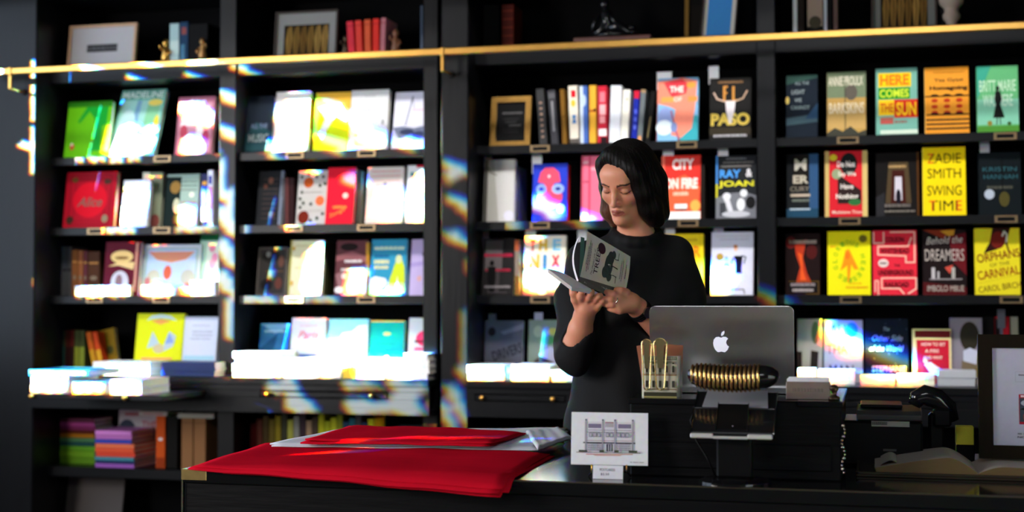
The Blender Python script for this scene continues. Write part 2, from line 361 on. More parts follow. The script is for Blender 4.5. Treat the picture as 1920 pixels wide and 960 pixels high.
# ladder rail with its brackets
YR = -.21; zR = 2.304
rl = thing('ladder_rail', (X(-40, YR), YR, zR), label='long polished brass ladder rail running along the bookcases under the top shelf', cat='rail')
L = X(1960, YR) - X(-40, YR)
MB().bbox(0, L, -.007, .007, -.015, .015, .005).build('rail_bar', M_BRASS, rl)
for px in (15, 829):
    x = X(px, YR) - rl.location.x
    b = MB().bbox(x - .008, x + .008, -.006, .006, -.082, -.012, .003).bbox(x - .011, x + .011, -.012, .010, -.02, .017, .004)
    b.tube([(x, 0, -.078), (x + .012, .04, -.082), (x + .012, .088, -.082)], .006, 10)
    br = b.build('bracket', M_BRASS, rl)
    MB().lathe([(.013, .080), (.015, .084), (.015, .0895)], (x + .012, 0, -.082), 14, axis='y').build('mounting_plate', M_BLK, br)
# ------------------------------------------------------------------ books
ZR = {'T': ZT, '1': Z1, '2': Z2, '3': Z3, 'L': ZL, '5': Z5}
BAYX = [(x65, x408), (x440, x793), (x878, x1420), (x1456, xr)]
GRP = {}
def face(xl, xr_, yt, row, bg, label, art=(), Y=.035, lean=9, th=.026, spine=None, group=None, pages='#d9d2bf', z0=None, copies=0, back=None, rz=0, yb=None):
    """a book shown cover outwards, leaning back, its lower edge on the shelf"""
    z = z0 if z0 is not None else ZR[row]
    if yb is None:
        pb = at((xl + xr_) / 2, 562, Y); s = F / ((pb - CAM).dot(FW)); yb = 562 - (z - 1.28) * s
    a = at(xl, yb, Y); b = at(xr_, yb, Y); w = b.x - a.x
    le = math.radians(lean); s = F / ((a + b) / 2 - CAM).dot(FW)
    h = (yb - yt) / s / math.cos(le)
    t = thing('book', ((a.x + b.x) / 2, Y, z + .0005), rz, label, 'book', group or 'books shown cover outwards', rx=-le)
    sp = spine or bg; m = MB(); m.asp = h / w; W = w / 2
    m.bbox(-W, W, 0, .003, 0, h, .0012, bg).bbox(-W, W, th - .003, th, 0, h, .0012, back or bg).bbox(-W - .0005, -W + .003, 0, th, 0, h, .001, sp)
    m.art(list(art), lambda u, v, L: (-W + u * w, -.0003 - .00012 * L, v * h))
    m.build('cover', M_PRINT, t)
    MB().box(-W + .003, W - .003, .003, th - .003, .002, h - .003, pages).build('page_block', M_MATTE, t)
    return t
def spine(x0, x1, yt, yb, Y, z, col, label, art=(), depth=.15, group=None, tilt=0, body='#cfc8b6', rz=0):
    """a book standing upright with its spine to the room"""
    a = at(x0, yb, Y); b = at(x1, yb, Y); w = b.x - a.x; s = F / ((a + b) / 2 - CAM).dot(FW); h = (yb - yt) / s
    t = thing('book', ((a.x + b.x) / 2, Y, z + .0005 + abs(math.sin(math.radians(tilt))) * w / 2), rz, label, 'book', group or 'books shown spine outwards', ry=math.radians(tilt))
    W = w / 2; m = MB(); m.asp = h / w
    m.bbox(-W, W, 0, .004, 0, h, .0025, col).bbox(-W, -W + .003, .003, depth, 0, h, .001, col).bbox(W - .003, W, .003, depth, 0, h, .001, col)
    m.art(list(art), lambda u, v, L: (-W + u * w, -.0002 - .00012 * L, v * h))
    m.build('cover', M_PRINT, t)
    MB().box(-W + .003, W - .003, .004, depth - .004, .003, h - .004, body).build('page_block', M_MATTE, t)
    return t
def lay(x0, x1, y0, z, h, col, label, depth=.14, group=None, pages='#e4e0d6', art=(), rz=0):
    """a book lying flat, spine to the room; x0,x1 metres, front at y0"""
    w = x1 - x0; t = thing('book', ((x0 + x1) / 2, y0, z + .0004), rz, label, 'book', group or 'books lying in piles'); W = w / 2; m = MB(); m.asp = h / w
    b = min(.0025, h * .15)
    m.bbox(-W, W, 0, .004, 0, h, .002, col).box(-W, W, .002, depth, 0, b, col).box(-W, W, .002, depth, h - b, h, col)
    m.art(list(art), lambda u, v, L: (-W + u * w, -.0002 - .0001 * L, v * h)); m.build('cover', M_PRINT, t)
    MB().box(-W + .002, W - .002, .004, depth - .003, b, h - b, pages).build('page_block', M_MATTE, t)
    return t
def stack(xl, xr_, Y, z, items, label, depth=.14, group=None, cat=None):
    """items: (height, colour) from the bottom up"""
    rr = random.Random(int(xl)); zz = z; n = len(items)
    for i, it in enumerate(items):
        h, col = it[:2]; a, b = X(xl, Y), X(xr_, Y); j = rr.uniform(-.004, .004)
        if len(it) > 2: a, b = X(it[2][0], Y), X(it[2][1], Y)
        if n == 1: pos = ''
        else:
            pos = ', bottom of stack' if i == 0 else (', top of stack' if i == n - 1 else ', %s from bottom' % ['', 'second', 'third', 'fourth', 'fifth', 'sixth', 'seventh', 'eighth', 'ninth', 'tenth', 'eleventh'][i])
        lay(a + j, b + j, Y + rr.uniform(0, .005), zz, h, col, (it[3] if len(it) > 3 else label) + pos, depth, group, art=it[4] if len(it) > 4 else ())
        zz += h + .0009
# ---- bay 1, first shelf
W_, K_ = '#f4f4f4', '#101010'
face(119, 202, 187, '1', '#5fb30f', 'bright green picture book with a darker green tree trunk', [('p', [(.45, .92), (.92, .92), (.9, .6), (.8, .55), (.8, .18), (.88, .12), (.55, .12), (.62, .18), (.66, .5), (.62, .7), (.5, .82), (.3, .62), (.25, .64), (.4, .85)], '#13962a'),
     ('r', 0, .9, 1, 1, '#2a7d14'), ('e', .17, .2, .05, .06, '#b04a2a'), ('e', .16, .24, .03, .03, '#d9c8b0')], pages='#e8e8e0')
face(203, 288, 160, '1', '#7cc4b4', 'tall pale teal picture book leaning far back between the green and the pink book', [('r', .02, .86, .98, .99, '#5b9c8c'), ('t', 'MADELINE', .5, .925, .92, .10, '#dcefe8'), ('r', .05, .05, .95, .84, '#9fd6cc'),
     ('p', [(.3, .1), (.4, .84), (.5, .84), (.45, .1)], '#7ba8c8'), ('p', [(.6, .3), (.65, .8), (.93, .8), (.9, .3)], '#86c79a'), ('e', .8, .80, .16, .05, '#f0dc6a'), ('e', .9, .45, .06, .16, '#f0d23c'), ('e', .25, .4, .2, .3, '#b9dede')], lean=21)
face(327, 396, 178, '1', '#b06a80', 'pink and rose patterned book just right of the leaning pale teal book', [('r', .06, .05, .94, .9, '#c98ea0'), ('p', [(.1, .5), (.2, .85), (.4, .9), (.6, .75), (.85, .86), (.9, .5)], '#e9dfe4'), ('p', [(.5, .05), (.56, .6), (.8, .35), (.85, .05)], '#f0e8e8'),
     ('e', .3, .25, .14, .1, '#7a8aa4'), ('e', .2, .4, .1, .12, '#c0475c'), ('e', .8, .3, .1, .12, '#b8405a'), ('t', 'Alice', .5, .93, .5, .07, '#f0e0e6', 0, .01, 1)][:7])
# second shelf
face(117, 212, 321, '2', '#a80a22', 'large red book with dark corner ornaments and a script title', [('l', [(.1, .06), (.9, .06), (.9, .94), (.1, .94), (.1, .06)], .006, '#5a0d18'), ('l', [(.2, .12), (.8, .12), (.8, .88), (.2, .88), (.2, .12)], .005, '#6b101c'), ('e', .5, .5, .34, .32, '#d00822'),
     ('e', .18, .86, .06, .045, '#6a4a1c'), ('e', .82, .82, .07, .05, '#4a2a20'), ('e', .13, .14, .07, .07, '#3a2418'), ('e', .82, .16, .06, .07, '#8a7a60'), ('t', 'Alice', .5, .46, .5, .17, '#7a5a50', 0, .02, 1)], lean=8, th=.03, pages='#e0c0a0')
face(225, 275, 336, '2', '#dfe2ee', 'white book with a dark smudge figure on second shelf, far left bay', [('r', .0, .45, .45, .8, '#3c404c'), ('e', .62, .62, .22, .09, '#22262e'), ('e', .5, .72, .35, .06, '#e8e8e4'), ('r', .1, .1, .4, .3, '#aeb6cc')], Y=.03)
face(263, 300, 322, '2', '#8e977e', 'grey-green book partly behind the white book with the dark figure', [('r', 0, 0, .35, 1, '#e6e8d8'), ('e', .7, .12, .25, .12, '#8a4a44')], Y=.10, lean=5)
face(306, 367, 325, '2', '#9fb8ac', 'teal and black photographic book beside the grey-green one', [('r', 0, 0, .45, .95, '#12201e'), ('e', .28, .75, .16, .12, '#8a6a34'), ('e', .35, .4, .1, .14, '#c8c8a8'), ('n', .7, .85, .5, .03, '#48605a'), ('n', .7, .78, .5, .03, '#48605a'), ('n', .7, .7, .5, .03, '#707870'), ('n', .72, .45, .45, .04, '#c07a60'), ('e', .8, .6, .08, .05, '#f0f0d8')])
spine(377, 389, 322, 420, .03, Z2, '#2a2f58', 'narrow dark blue spine with a yellow dot ending the second shelf', [('e', .5, .82, .35, .04, '#d8a040'), ('r', .1, .1, .9, .35, '#d8d8e0')])
spine(389, 399, 315, 420, .03, Z2, '#c8cce0', 'thin pale spine with pink and blue streaks beside the dark blue spine', [('r', .1, .3, .9, .7, '#c87880'), ('r', .2, .75, .8, .9, '#303c98')])
# third shelf
for i, (a, b) in enumerate([(110, 117), (118, 125), (126, 133)]):
    spine(a, b, 459, 551, .10, Z3, '#4a4a4c', 'thin grey spine in the row left of the brown ones, third shelf, far left bay', [('r', .1, .5, .9, .55, '#1c1c1e')], group='thin grey spines')
for i, (a, b, c) in enumerate([(134, 145, '#7a4a26'), (146, 155, '#8a5230'), (156, 163, '#5d2c34'), (164, 186, '#4a2c1c')]):
    spine(a, b, 465 + i, 551, .09, Z3, c, ['brown spine touching the thin grey spines', 'orange-brown spine second from the grey ones', 'narrow wine-red spine beside the orange-brown one', 'wide dark brown spine left of the maroon book'][i], [('r', .1, .72, .9, .76, '#b07a40'), ('e', .5, .4, .3, .05, '#7a6a58')])
face(192, 258, 453, '3', '#5a1024', 'maroon book with gold scroll and pale oval', [('r', .86, .08, .93, .98, '#c88a78'), ('e', .48, .72, .32, .12, '#d8b878'), ('e', .48, .70, .2, .03, '#7a5a30'), ('p', [(.1, .54), (.4, .62), (.85, .62), (.82, .48), (.4, .56)], '#e0c084'), ('e', .46, .26, .25, .2, '#c4c4cc'), ('e', .44, .26, .1, .13, '#8a6a70')], lean=7)
face(261, 371, 458, '3', '#b9bfcb', 'wide pale blue picture book with orange banner', [('r', .05, .06, .95, .93, '#8fa8a8'), ('r', .08, .08, .92, .9, '#a9bcdc'), ('p', [(.1, .86), (.9, .86), (.75, .7), (.5, .64), (.25, .7)], '#cf8468'), ('e', .45, .45, .07, .14, '#c0533c'), ('e', .22, .35, .12, .16, '#b0a898'), ('e', .8, .35, .12, .16, '#a8a8a0'), ('e', .68, .15, .08, .06, '#78b070'), ('e', .8, .18, .07, .07, '#cc7058'), ('e', .12, .28, .05, .08, '#b06a6a')], Y=.06)
face(368, 407, 436, '3', '#9fcbb4', 'pale green and pink book with a dark green top edge', [('r', 0, .88, 1, 1, '#0f5a34'), ('r', .35, 0, 1, .86, '#d8dfd0'), ('e', .6, .75, .15, .06, '#e088a0'), ('e', .75, .6, .15, .08, '#e890b0'), ('e', .65, .5, .15, .08, '#e4a0b4')], Y=.07)
gb = 'small box books lying on the third shelf, far left bay'
for (a, b, it) in [(140, 196, [(.022, '#f2f2f2'), (.022, '#ececec')]), (201, 244, [(.024, '#f4f0d8'), (.022, '#f2f2e8')]), (263, 317, [(.020, '#e8e0ec'), (.024, '#f0eef2')]), (318, 354, [(.018, '#b08a5a'), (.016, '#c8a070')]), (357, 404, [(.022, '#f0f0f0'), (.02, '#f4f4f4'), (.022, '#eeeef4')])]:
    nm = {140: 'white mini book lying in front of the brown spines', 201: 'cream mini book lying in front of the maroon book', 263: 'pale lilac mini book lying in front of the blue picture book', 318: 'tan mini book lying in front of the blue picture book', 357: 'white mini book lying in front of the green and pink book'}[a]
    stack(a, b, .005, Z3, it, nm, depth=.035)
# ledge
for i, (a, b, c, c2) in enumerate([(113, 121, '#26301e', '#1a3a34'), (122, 130, '#4a1c16', '#2a1414'), (131, 138, '#5a1a16', '#2a1a18'), (139, 148, '#3c4424', '#7a8228'), (149, 158, '#3c4424', '#7d8a30')]):
    spine(a, b, 613, 690, .12, ZL, c, ['dark green spine, first at the left of the ledge row', 'dark red spine second in the ledge row', 'red-brown spine third in the ledge row', 'olive spine left of its twin', 'olive spine beside the leaning yellow books'][i], [('r', 0, 0, 1, .6, c2)])
spine(175, 184, 615, 690, .12, ZL, '#c05a1c', 'leaning orange-topped yellow spine, first of the leaning pair', [('r', 0, 0, 1, .55, '#c89020')], tilt=-13)
spine(187, 196, 615, 690, .12, ZL, '#c8441c', 'leaning red-topped yellow spine, second of the leaning pair', [('r', 0, 0, 1, .55, '#d8a028')], tilt=-13)
t = face(192, 224, 616, 'L', '#8a6a10', 'dark yellow book slumped beside the leaning spines on the ledge', [('e', .6, .5, .2, .1, '#4a4a20')], Y=.16, lean=8); t.rotation_euler = (math.radians(-8), math.radians(-13), 0)
face(251, 340, 588, 'L', '#c6cf14', 'acid yellow picture book with pale blue drawing, standing on the ledge', [('r', .04, .03, .96, .97, '#d2d814'), ('p', [(.2, .84), (.3, .95), (.5, .98), (.7, .95), (.85, .84), (.7, .88), (.5, .9), (.3, .88)], '#c4dce0'), ('p', [(.3, .84), (.5, .88), (.72, .83), (.5, .76)], '#e09a50'),
     ('p', [(.25, .25), (.35, .62), (.48, .4), (.58, .25), (.7, .62), (.85, .52), (.8, .3), (.62, .2), (.5, .15), (.4, .3)], '#a9bcc8'), ('p', [(.62, .35), (.7, .6), (.82, .38)], '#8098d0'), ('e', .5, .25, .12, .1, '#c0b088'), ('r', .15, .02, .8, .06, '#e08868')], Y=.02, z0=ZL + .06)
face(341, 404, 594, 'L', '#c4cbe0', 'pale grey-blue book standing behind the stack of navy books', [('n', .5, .8, .5, .02, '#9098a8'), ('n', .55, .66, .6, .025, '#7c86a0'), ('n', .55, .58, .6, .025, '#7c86a0'), ('n', .5, .5, .6, .025, '#8890a8'), ('r', .05, .02, .95, .12, '#9cc4d8')], Y=.02, z0=ZL + .06)
stack(176, 282, -.14, ZL, [(.029, '#f0f4fa'), (.029, '#f4f6fa')], 'large white book lying at the ledge edge above the pulled-out tray', depth=.2)
stack(303, 403, -.14, ZL, [(.0115, '#34406a')] * 5, 'thin navy book under the grey-blue book on the ledge', depth=.2)
zt = .888
stack(58, 128, YT + .01, zt, [(.034, '#b8bcd4'), (.036, '#d8e0e4')], 'pale silver book lying at the left of the pulled-out tray', depth=.24)
lay(X(54, YT), X(166, YT), YT + .005, zt + .074, .024, '#2a8ad0', 'bright blue book lying across the silver ones on the tray', .26, art=[('r', .05, .2, .95, .8, '#7fc4e8'), ('r', .5, .2, .9, .6, '#a8b8e8')])
stack(136, 198, YT + .01, zt, [(.042, '#d8a860'), (.007, '#5890d0')], 'tan book lying in the middle of the tray', depth=.24)
stack(208, 267, YT + .01, zt, [(.030, '#c8c8ea'), (.032, '#e0c8d8')], 'pale lilac book lying at the right of the tray', depth=.24)
# low shelf
def zpx(py, px, Y): s = F / (at(px, py, Y) - CAM).dot(FW); return 1.28 + (562 - py) / s
st = [(.030, '#5c8a1c'), (.030, '#6a9a20'), (.020, '#5e9a24'), (.018, '#1e4a48'), (.018, '#4a7a50'), (.018, '#a86a14'), (.016, '#5a2018'), (.016, '#7a2a5a'), (.018, '#a04080'), (.018, '#5a2a40')]
stack(98, 181, .10, Z5, [(h, c, None or (98 + (i > 4) * 14, 180), ['moss green', 'lime green', 'green', 'dark teal', 'grey green', 'ochre', 'dark red', 'plum', 'magenta', 'dark plum'][i] + ' book in the left low stack') for i, (h, c) in enumerate(st)], '', depth=.16)
st = [(.018, '#9a5ab0'), (.013, '#28345e'), (.016, '#4a8a98'), (.019, '#e04a34'), (.019, '#ec5a38'), (.019, '#f07850'), (.018, '#3a48b0'), (.019, '#c070b8'), (.019, '#e08ad8')]
stack(186, 254, .0, Z5, [(h, c, (181 + (i > 5) * -1, 254 - (i > 5) * 6), ['violet', 'navy', 'teal', 'red', 'tomato red', 'coral', 'blue', 'orchid', 'pink'][i] + ' book in the right low stack') for i, (h, c) in enumerate(st)], '', depth=.2)
face(220, 300, 766, '5', '#b8b0b4', 'white hardcover with red lettering standing behind the low stacks', [('n', .5, .9, .7, .06, '#b04a50'), ('t', 'THE', .72, .72, .35, .12, '#b05058'), ('e', .2, .6, .2, .2, '#3a3f50')], Y=.2, lean=3, th=.05)
spine(292, 309, 778, 876, .05, Z5, '#d8561c', 'upright orange spine with a white spot beside the low stacks', [('e', .5, .55, .25, .03, W_), ('r', .05, .0, .95, .2, '#a03a14')])
spine(312, 332, 778, 876, .05, Z5, '#141210', 'upright black spine right of the orange one')
for i, (a, b) in enumerate([(340, 361), (363, 385)]):
    spine(a, b, 776, 872, .03, Z5, '#9a6c46', ['tan cloth spine standing at the counter corner, left of its twin', 'tan cloth spine standing at the counter corner, right of its twin'][i], [('r', .0, .9, 1, .92, '#7a5434')])
lay(X(334, .03), X(402, .03), .03, Z5 + (872 - 776) / 421 + .001, .022, '#b8b4a8', 'pale book lying on top of the two tan spines', .15)
lay(X(262, .05), X(315, .05), .05, Z5 + (876 - 778) / 421 + .001, .022, '#c8bcb8', 'pale book lying across the orange and black spines', .15, art=[('n', .5, .5, .7, .3, '#c06a6a')])
MB()
t = thing('display_board', (X(98, .1), .1, 0), label='brown-grey board leaning under the lowest visible shelf at far left', cat='board', rx=math.radians(-10))
MB().bbox(0, .34, 0, .012, .09, .46, .002).build('panel', mat('grey_brown_board', '#4a4240', .7, noise=.1), t)
MB().box(.0, .012, -.002, 0, .09, .46).build('edge_strip', mat('pale_edge', '#8a7c70', .6), t)
# ---- bay 2
face(456, 508, 177, '1', '#1c2430', 'dark blue-grey book at the left of the top book shelf, second bay', [('p', [(.0, .3), (.4, .55), (1, .35), (1, .05), (0, .05)], '#24464e'), ('t', 'ALL THE', .5, .48, .6, .08, '#6c7a9c'), ('t', 'MUSIC', .5, .27, .72, .14, '#a8b4b8')], Y=.06)
face(511, 575, 168, '1', '#eeeae6', 'white book with a grey and pink balloon figure', [('e', .46, .72, .18, .17, '#9a9aa0'), ('e', .55, .74, .06, .1, '#c05a6a'), ('p', [(.3, .6), (.62, .6), (.58, .45), (.36, .5)], '#8a86b8'), ('l', [(.42, .1), (.4, .4)], .01, '#b09aa0'), ('l', [(.55, .1), (.52, .4)], .01, '#b0a8a0')], Y=.05)
spine(574, 582, 172, 275, .09, Z1, '#5a3a28', 'narrow brown spine between the white balloon book and the yellow-green one')
face(586, 652, 170, '1', '#c8dc14', 'yellow-green book with orange top and pale grey curve', [('p', [(0, 1), (1, 1), (1, .6), (.8, .82), (.5, .78), (.2, .88)], '#e8b43c'), ('p', [(.1, .75), (.4, .8), (.7, .82), (.95, .6), (.9, .5), (.6, .6), (.35, .35), (.25, .2), (.15, .3), (.3, .55)], '#d8dcd8')], Y=.05)
face(653, 724, 165, '1', '#d2d2d4', 'light grey hardcover with a thin line of capitals', [('t', 'HOUSEKEEPING', .5, .76, .78, .045, '#9a9a9e', 0, 0), ('n', .5, .9, .3, .02, '#b0b0b4'), ('n', .5, .66, .4, .02, '#b0b0b4'), ('p', [(.15, .08), (.7, .08), (.72, .2), (.5, .25), (.3, .22), (.15, .3)], '#8c8a86'), ('r', .84, .42, .9, .5, '#8a8a90')][1:], Y=.045, th=.03)
face(733, 800, 167, '1', '#d4d4e6', 'white book with a dark blue spire sketch, partly behind the upright', [('l', [(.35, .42), (.5, .92)], .015, '#283454'), ('l', [(.5, .9), (.56, .7)], .008, '#4a5478'), ('p', [(0, .38), (.3, .4), (.6, .36), (1, .42), (1, .2), (.6, .12), (.2, .18)], '#7c849c'), ('e', .4, .3, .2, .05, '#3c4460'), ('e', .75, .25, .2, .06, '#444e68'), ('n', .7, .68, .4, .02, '#d09aa0')], Y=.05, lean=14)
face(479, 526, 319, '2', '#202226', 'dark grey book with faint tan print, second bay second shelf', [('r', .88, 0, 1, 1, '#70788a')] + [('n', .5, .85 - i * .09, .6, .02, '#4a3c38') for i in range(9)] + [('e', .5, .82, .1, .06, '#7a5044'), ('e', .3, .72, .08, .04, '#6a4034'), ('e', .6, .2, .12, .06, '#6a4a3c')], Y=.07)
for i, (a, b, c) in enumerate([(527, 533, '#5a5a60'), (534, 541, '#5a3030'), (542, 551, '#2c1416')]):
    spine(a, b, 322, 412, .09, Z2, c, ['thin grey spine right of the dark grey book', 'thin brown-red spine left of the orange fruit book', 'black-red spine touching the orange fruit book'][i])
face(554, 609, 318, '2', '#b9b4b0', 'off-white book with painted oranges and leaves', [('e', .36, .78, .17, .1, '#b8501c'), ('e', .78, .44, .15, .09, '#e8683c'), ('e', .25, .14, .19, .12, '#6a1c0c')] + [('e', x, y, .05, .03, '#1e2c1c') for x, y in [(.12, .88), (.35, .93), (.62, .88), (.85, .88), (.75, .72), (.15, .6), (.1, .48), (.48, .38), (.22, .4), (.5, .08), (.72, .12), (.9, .2), (.92, .75), (.12, .32)]] + [('n', .5, .6, .7, .015, '#9a9490'), ('n', .6, .26, .5, .015, '#9a9490')], Y=.06)
face(609, 661, 312, '2', '#e01830', 'scarlet book with white and orange script', [('t', 'Sky', .32, .53, .5, .17, '#f4b0a8', 25, .02, 1), ('e', .68, .5, .1, .05, '#f2c8bc'), ('n', .5, .3, .5, .05, '#f08a3c'), ('t', 'Songs', .42, .2, .62, .09, '#f09038', 25, .01, 1)][1:], Y=.04)
face(660, 676, 318, '2', '#6a6458', 'grey-brown edge of a book behind the scarlet one', [], Y=.1, lean=4, th=.04)
face(684, 752, 311, '2', '#d9cfc9', 'cream book with faint pink patterned print', [('n', .5, .92, .8, .03, '#d8a0a0'), ('n', .5, .84, .8, .03, '#dca8a4'), ('n', .5, .76, .8, .03, '#dcb0ac'), ('n', .5, .68, .5, .03, '#e0b8b0'), ('e', .5, .7, .04, .03, '#88807c'), ('n', .5, .5, .8, .02, '#d4c8b8'), ('n', .5, .14, .5, .05, '#dca8a0')], Y=.05)
face(759, 800, 308, '2', '#eef0f0', 'white book with a red top corner and small coloured squares', [('r', .4, .96, .95, 1, '#c0203c'), ('r', .15, .81, .3, .88, '#2a8a98'), ('r', .5, .81, .65, .88, '#d8c040'), ('r', .85, .81, 1, .88, '#1c1c1c'), ('e', .7, .14, .05, .03, '#2c3060')], Y=.05)
face(479, 534, 463, '3', '#4a4440', 'dim framed photographic book, left of the cream one, second bay third shelf', [('r', .06, .04, .94, .95, '#2c2826'), ('e', .45, .8, .3, .12, '#14120f'), ('e', .35, .85, .08, .06, '#7a7a78'), ('e', .8, .7, .1, .12, '#5a3a30'), ('n', .6, .5, .6, .03, '#5a4028'), ('e', .35, .22, .2, .12, '#0e0c0c'), ('e', .75, .25, .12, .12, '#5a3028')], Y=.06)
face(539, 602, 450, '3', '#dcd8b4', 'cream-white book glowing in sunlight on the third shelf, second bay', [('r', 0, 0, .06, 1, '#b0a860'), ('n', .35, .9, .4, .03, '#c8bc88'), ('n', .3, .7, .3, .03, '#d0c498'), ('n', .3, .5, .3, .03, '#ccc490'), ('e', .1, .85, .05, .04, '#c89a50'), ('e', .1, .22, .05, .05, '#c8a050')], Y=.05)
spine(603, 612, 452, 552, .1, Z3, '#3c3c24', 'dark olive spine right of the cream-white book')
face(626, 685, 450, '3', '#5c3238', 'maroon photographic cover with a face and white lettering', [('e', .4, .88, .28, .07, '#1c1012'), ('p', [(0, .72), (.5, .8), (1, .7), (1, .6), (.4, .66), (0, .62)], '#8a5458'), ('p', [(0, .38), (.45, .5), (1, .48), (1, 0), (.2, 0)], '#8e6468'), ('n', .55, .62, .55, .05, '#d8d0d0'), ('n', .55, .47, .75, .05, '#cfc8c8'), ('e', .28, .35, .08, .05, '#d0c8c8'), ('e', .15, .1, .14, .06, '#e8e0e0')], Y=.05)
spine(686, 692, 453, 552, .07, Z3, '#b8822c', 'thin mustard edge left of the blue illustrated book')
face(692, 759, 448, '3', '#2f8fb4', 'turquoise book with pale lettering, a yellow gown and a white beast', [('t', 'WINTER TALES', .5, .93, .85, .07, '#cfe4cc', 0, .03), ('n', .5, .84, .85, .06, '#c8e0c4'), ('n', .3, .70, .4, .05, '#1a5a8c'), ('n', .3, .6, .42, .07, '#dcd8a0'), ('n', .3, .5, .4, .06, '#d8d4a0'), ('p', [(.45, .1), (.6, .38), (.75, .72), (.82, .72), (.95, .5), (1, .05), (.5, .02)], '#c4d42c'), ('e', .78, .64, .09, .08, '#c8d0a0'), ('p', [(0, .3), (.15, .34), (.45, .3), (.5, .2), (.3, .14), (.25, .02), (.1, .05), (0, .2)], '#e8eef0'), ('p', [(.72, .05), (.76, .35), (.84, .05)], '#f0f0d8'), ('r', .9, 0, 1, .05, '#1840c0')][1:], Y=.05)
face(767, 802, 448, '3', '#b4a4d0', 'lilac book at the right end of the third shelf, second bay', [('e', .8, .74, .2, .06, '#2a2438'), ('p', [(0, .5), (1, .55), (1, .62), (0, .58)], '#a090c8'), ('e', .5, .3, .12, .05, '#d0a0a0')], Y=.05)
ledge2 = ZL
face(482, 538, 607, 'L', '#2c6a9c', 'dusky blue book behind the white stack, second bay ledge', [('p', [(0, 1), (.5, .8), (1, .95), (1, 1)], '#6aa0c8'), ('p', [(0, .5), (.6, .8), (.5, .5), (0, .3)], '#184a74'), ('n', .5, .85, .7, .04, '#9cc0d8')], Y=.1)
face(541, 606, 596, 'L', '#c9cfe4', 'pale lilac-grey book with red script and a blue band', [('r', 0, .12, 1, .36, '#2f58a0'), ('e', .18, .3, .09, .12, '#a8a090'), ('t', 'Paris', .5, .7, .6, .14, '#d05a6c', 0, .01, 1), ('n', .5, .86, .5, .02, '#c89aa4')], Y=.08)
face(612, 686, 598, 'L', '#7fc0e8', 'sky blue book with white clouds', [('p', [(.2, .5), (.35, .75), (.6, .78), (.75, .88), (.98, .9), (1, .1), (0, .1), (0, .3)], '#e4ecf0'), ('p', [(0, .4), (.5, .42), (1, .38), (1, .34), (0, .36)], '#a8d0d8')], Y=.06, lean=7)
face(690, 754, 601, 'L', '#0a8f8a', 'teal green book with a small gold crest and coral dot', [('e', .5, .76, .12, .03, '#b8c868'), ('e', .52, .32, .08, .06, '#e06844'), ('n', .5, .58, .5, .015, '#0a7a78'), ('n', .5, .46, .5, .015, '#0a7a78'), ('r', 0, .97, 1, 1, '#d09a4c')], Y=.06, lean=8)
face(762, 802, 596, 'L', '#b8b0b8', 'grey and crimson book at the right end of the ledge row, second bay', [('e', .85, .65, .5, .14, '#e0305c'), ('r', .3, .1, 1, .5, '#e05878'), ('n', .6, .6, .6, .05, '#5a1c28'), ('n', .6, .42, .6, .06, '#f0c0c8')], Y=.06)
wl = 'white book in the '
stack(437, 526, -.13, ZL, [(.026, '#f2f2f2', (437, 526)), (.03, '#f6f6f6', (438, 524)), (.024, '#f0f0f4', (440, 530)), (.026, '#f8f8f8', (436, 525))], wl + 'leftmost pile, second bay ledge', depth=.17)
stack(531, 600, -.13, ZL, [(.028, '#f4f4f4', (531, 598)), (.030, '#f6f6f8', (530, 600)), (.022, '#f0f4f4', (533, 597))], wl + 'pile in front of the lilac-grey book', depth=.17)
stack(603, 640, -.13, ZL, [(.030, '#f4f0f0'), (.028, '#f6f6f8'), (.022, '#f0f4f4')], wl + 'narrow pile left of the yellow book', depth=.16)
stack(642, 666, -.13, ZL, [(.046, '#e8c84a'), (.025, '#f4f4f4', (641, 668))], 'book in the short pile with the yellow spine', depth=.16)
stack(669, 722, -.13, ZL, [(.026, '#f4f4f4'), (.03, '#f4fafa'), (.026, '#f0f6f6')], wl + 'pile in front of the teal book', depth=.16)
stack(724, 757, -.13, ZL, [(.024, '#e0e4f0'), (.03, '#f2fafa'), (.028, '#f4fafa')], wl + 'narrow pile right of the teal book', depth=.16)
stack(759, 803, -.13, ZL, [(.024, '#f6f6f0'), (.026, '#f6f4f0'), (.03, '#f4f4f0'), (.026, '#f6f6f4')], wl + 'rightmost pile, second bay ledge', depth=.16)
cc = ['#6a1c1c', '#5a2a20', '#4a3a1c', '#6a5a20', '#8a7a1c', '#3c3c2c', '#a8a84a', '#8a8a84', '#3a2c34', '#a08468', '#4a3c30', '#b8b820', '#a8b020', '#c0c428', '#8a9020', '#2a4a6a', '#2a6a7a', '#4a4a50', '#2c3a5c', '#c8c41c']
nm = ['dark red', 'brown-red', 'umber', 'olive brown', 'mustard', 'charcoal green', 'pale olive', 'grey', 'aubergine', 'tan', 'dark brown', 'yellow', 'yellow-green', 'lemon', 'olive', 'steel blue', 'teal', 'slate', 'navy', 'bright yellow']
for i, c in enumerate(cc):
    x = 469 + i * 11.6
    spine(x, x + 10.6, 790 - (7 * (i * 7 % 3)) + (i < 3) * 8, 885, .1, Z5, c, nm[i] + ' spine in the low row behind the red sheets')
lay(X(724, .03), X(792, .03), .05, Z5 + .001, .2, '#8aa0b4', 'pale blue boxed set at the right end of the low row behind the red sheets', .2)
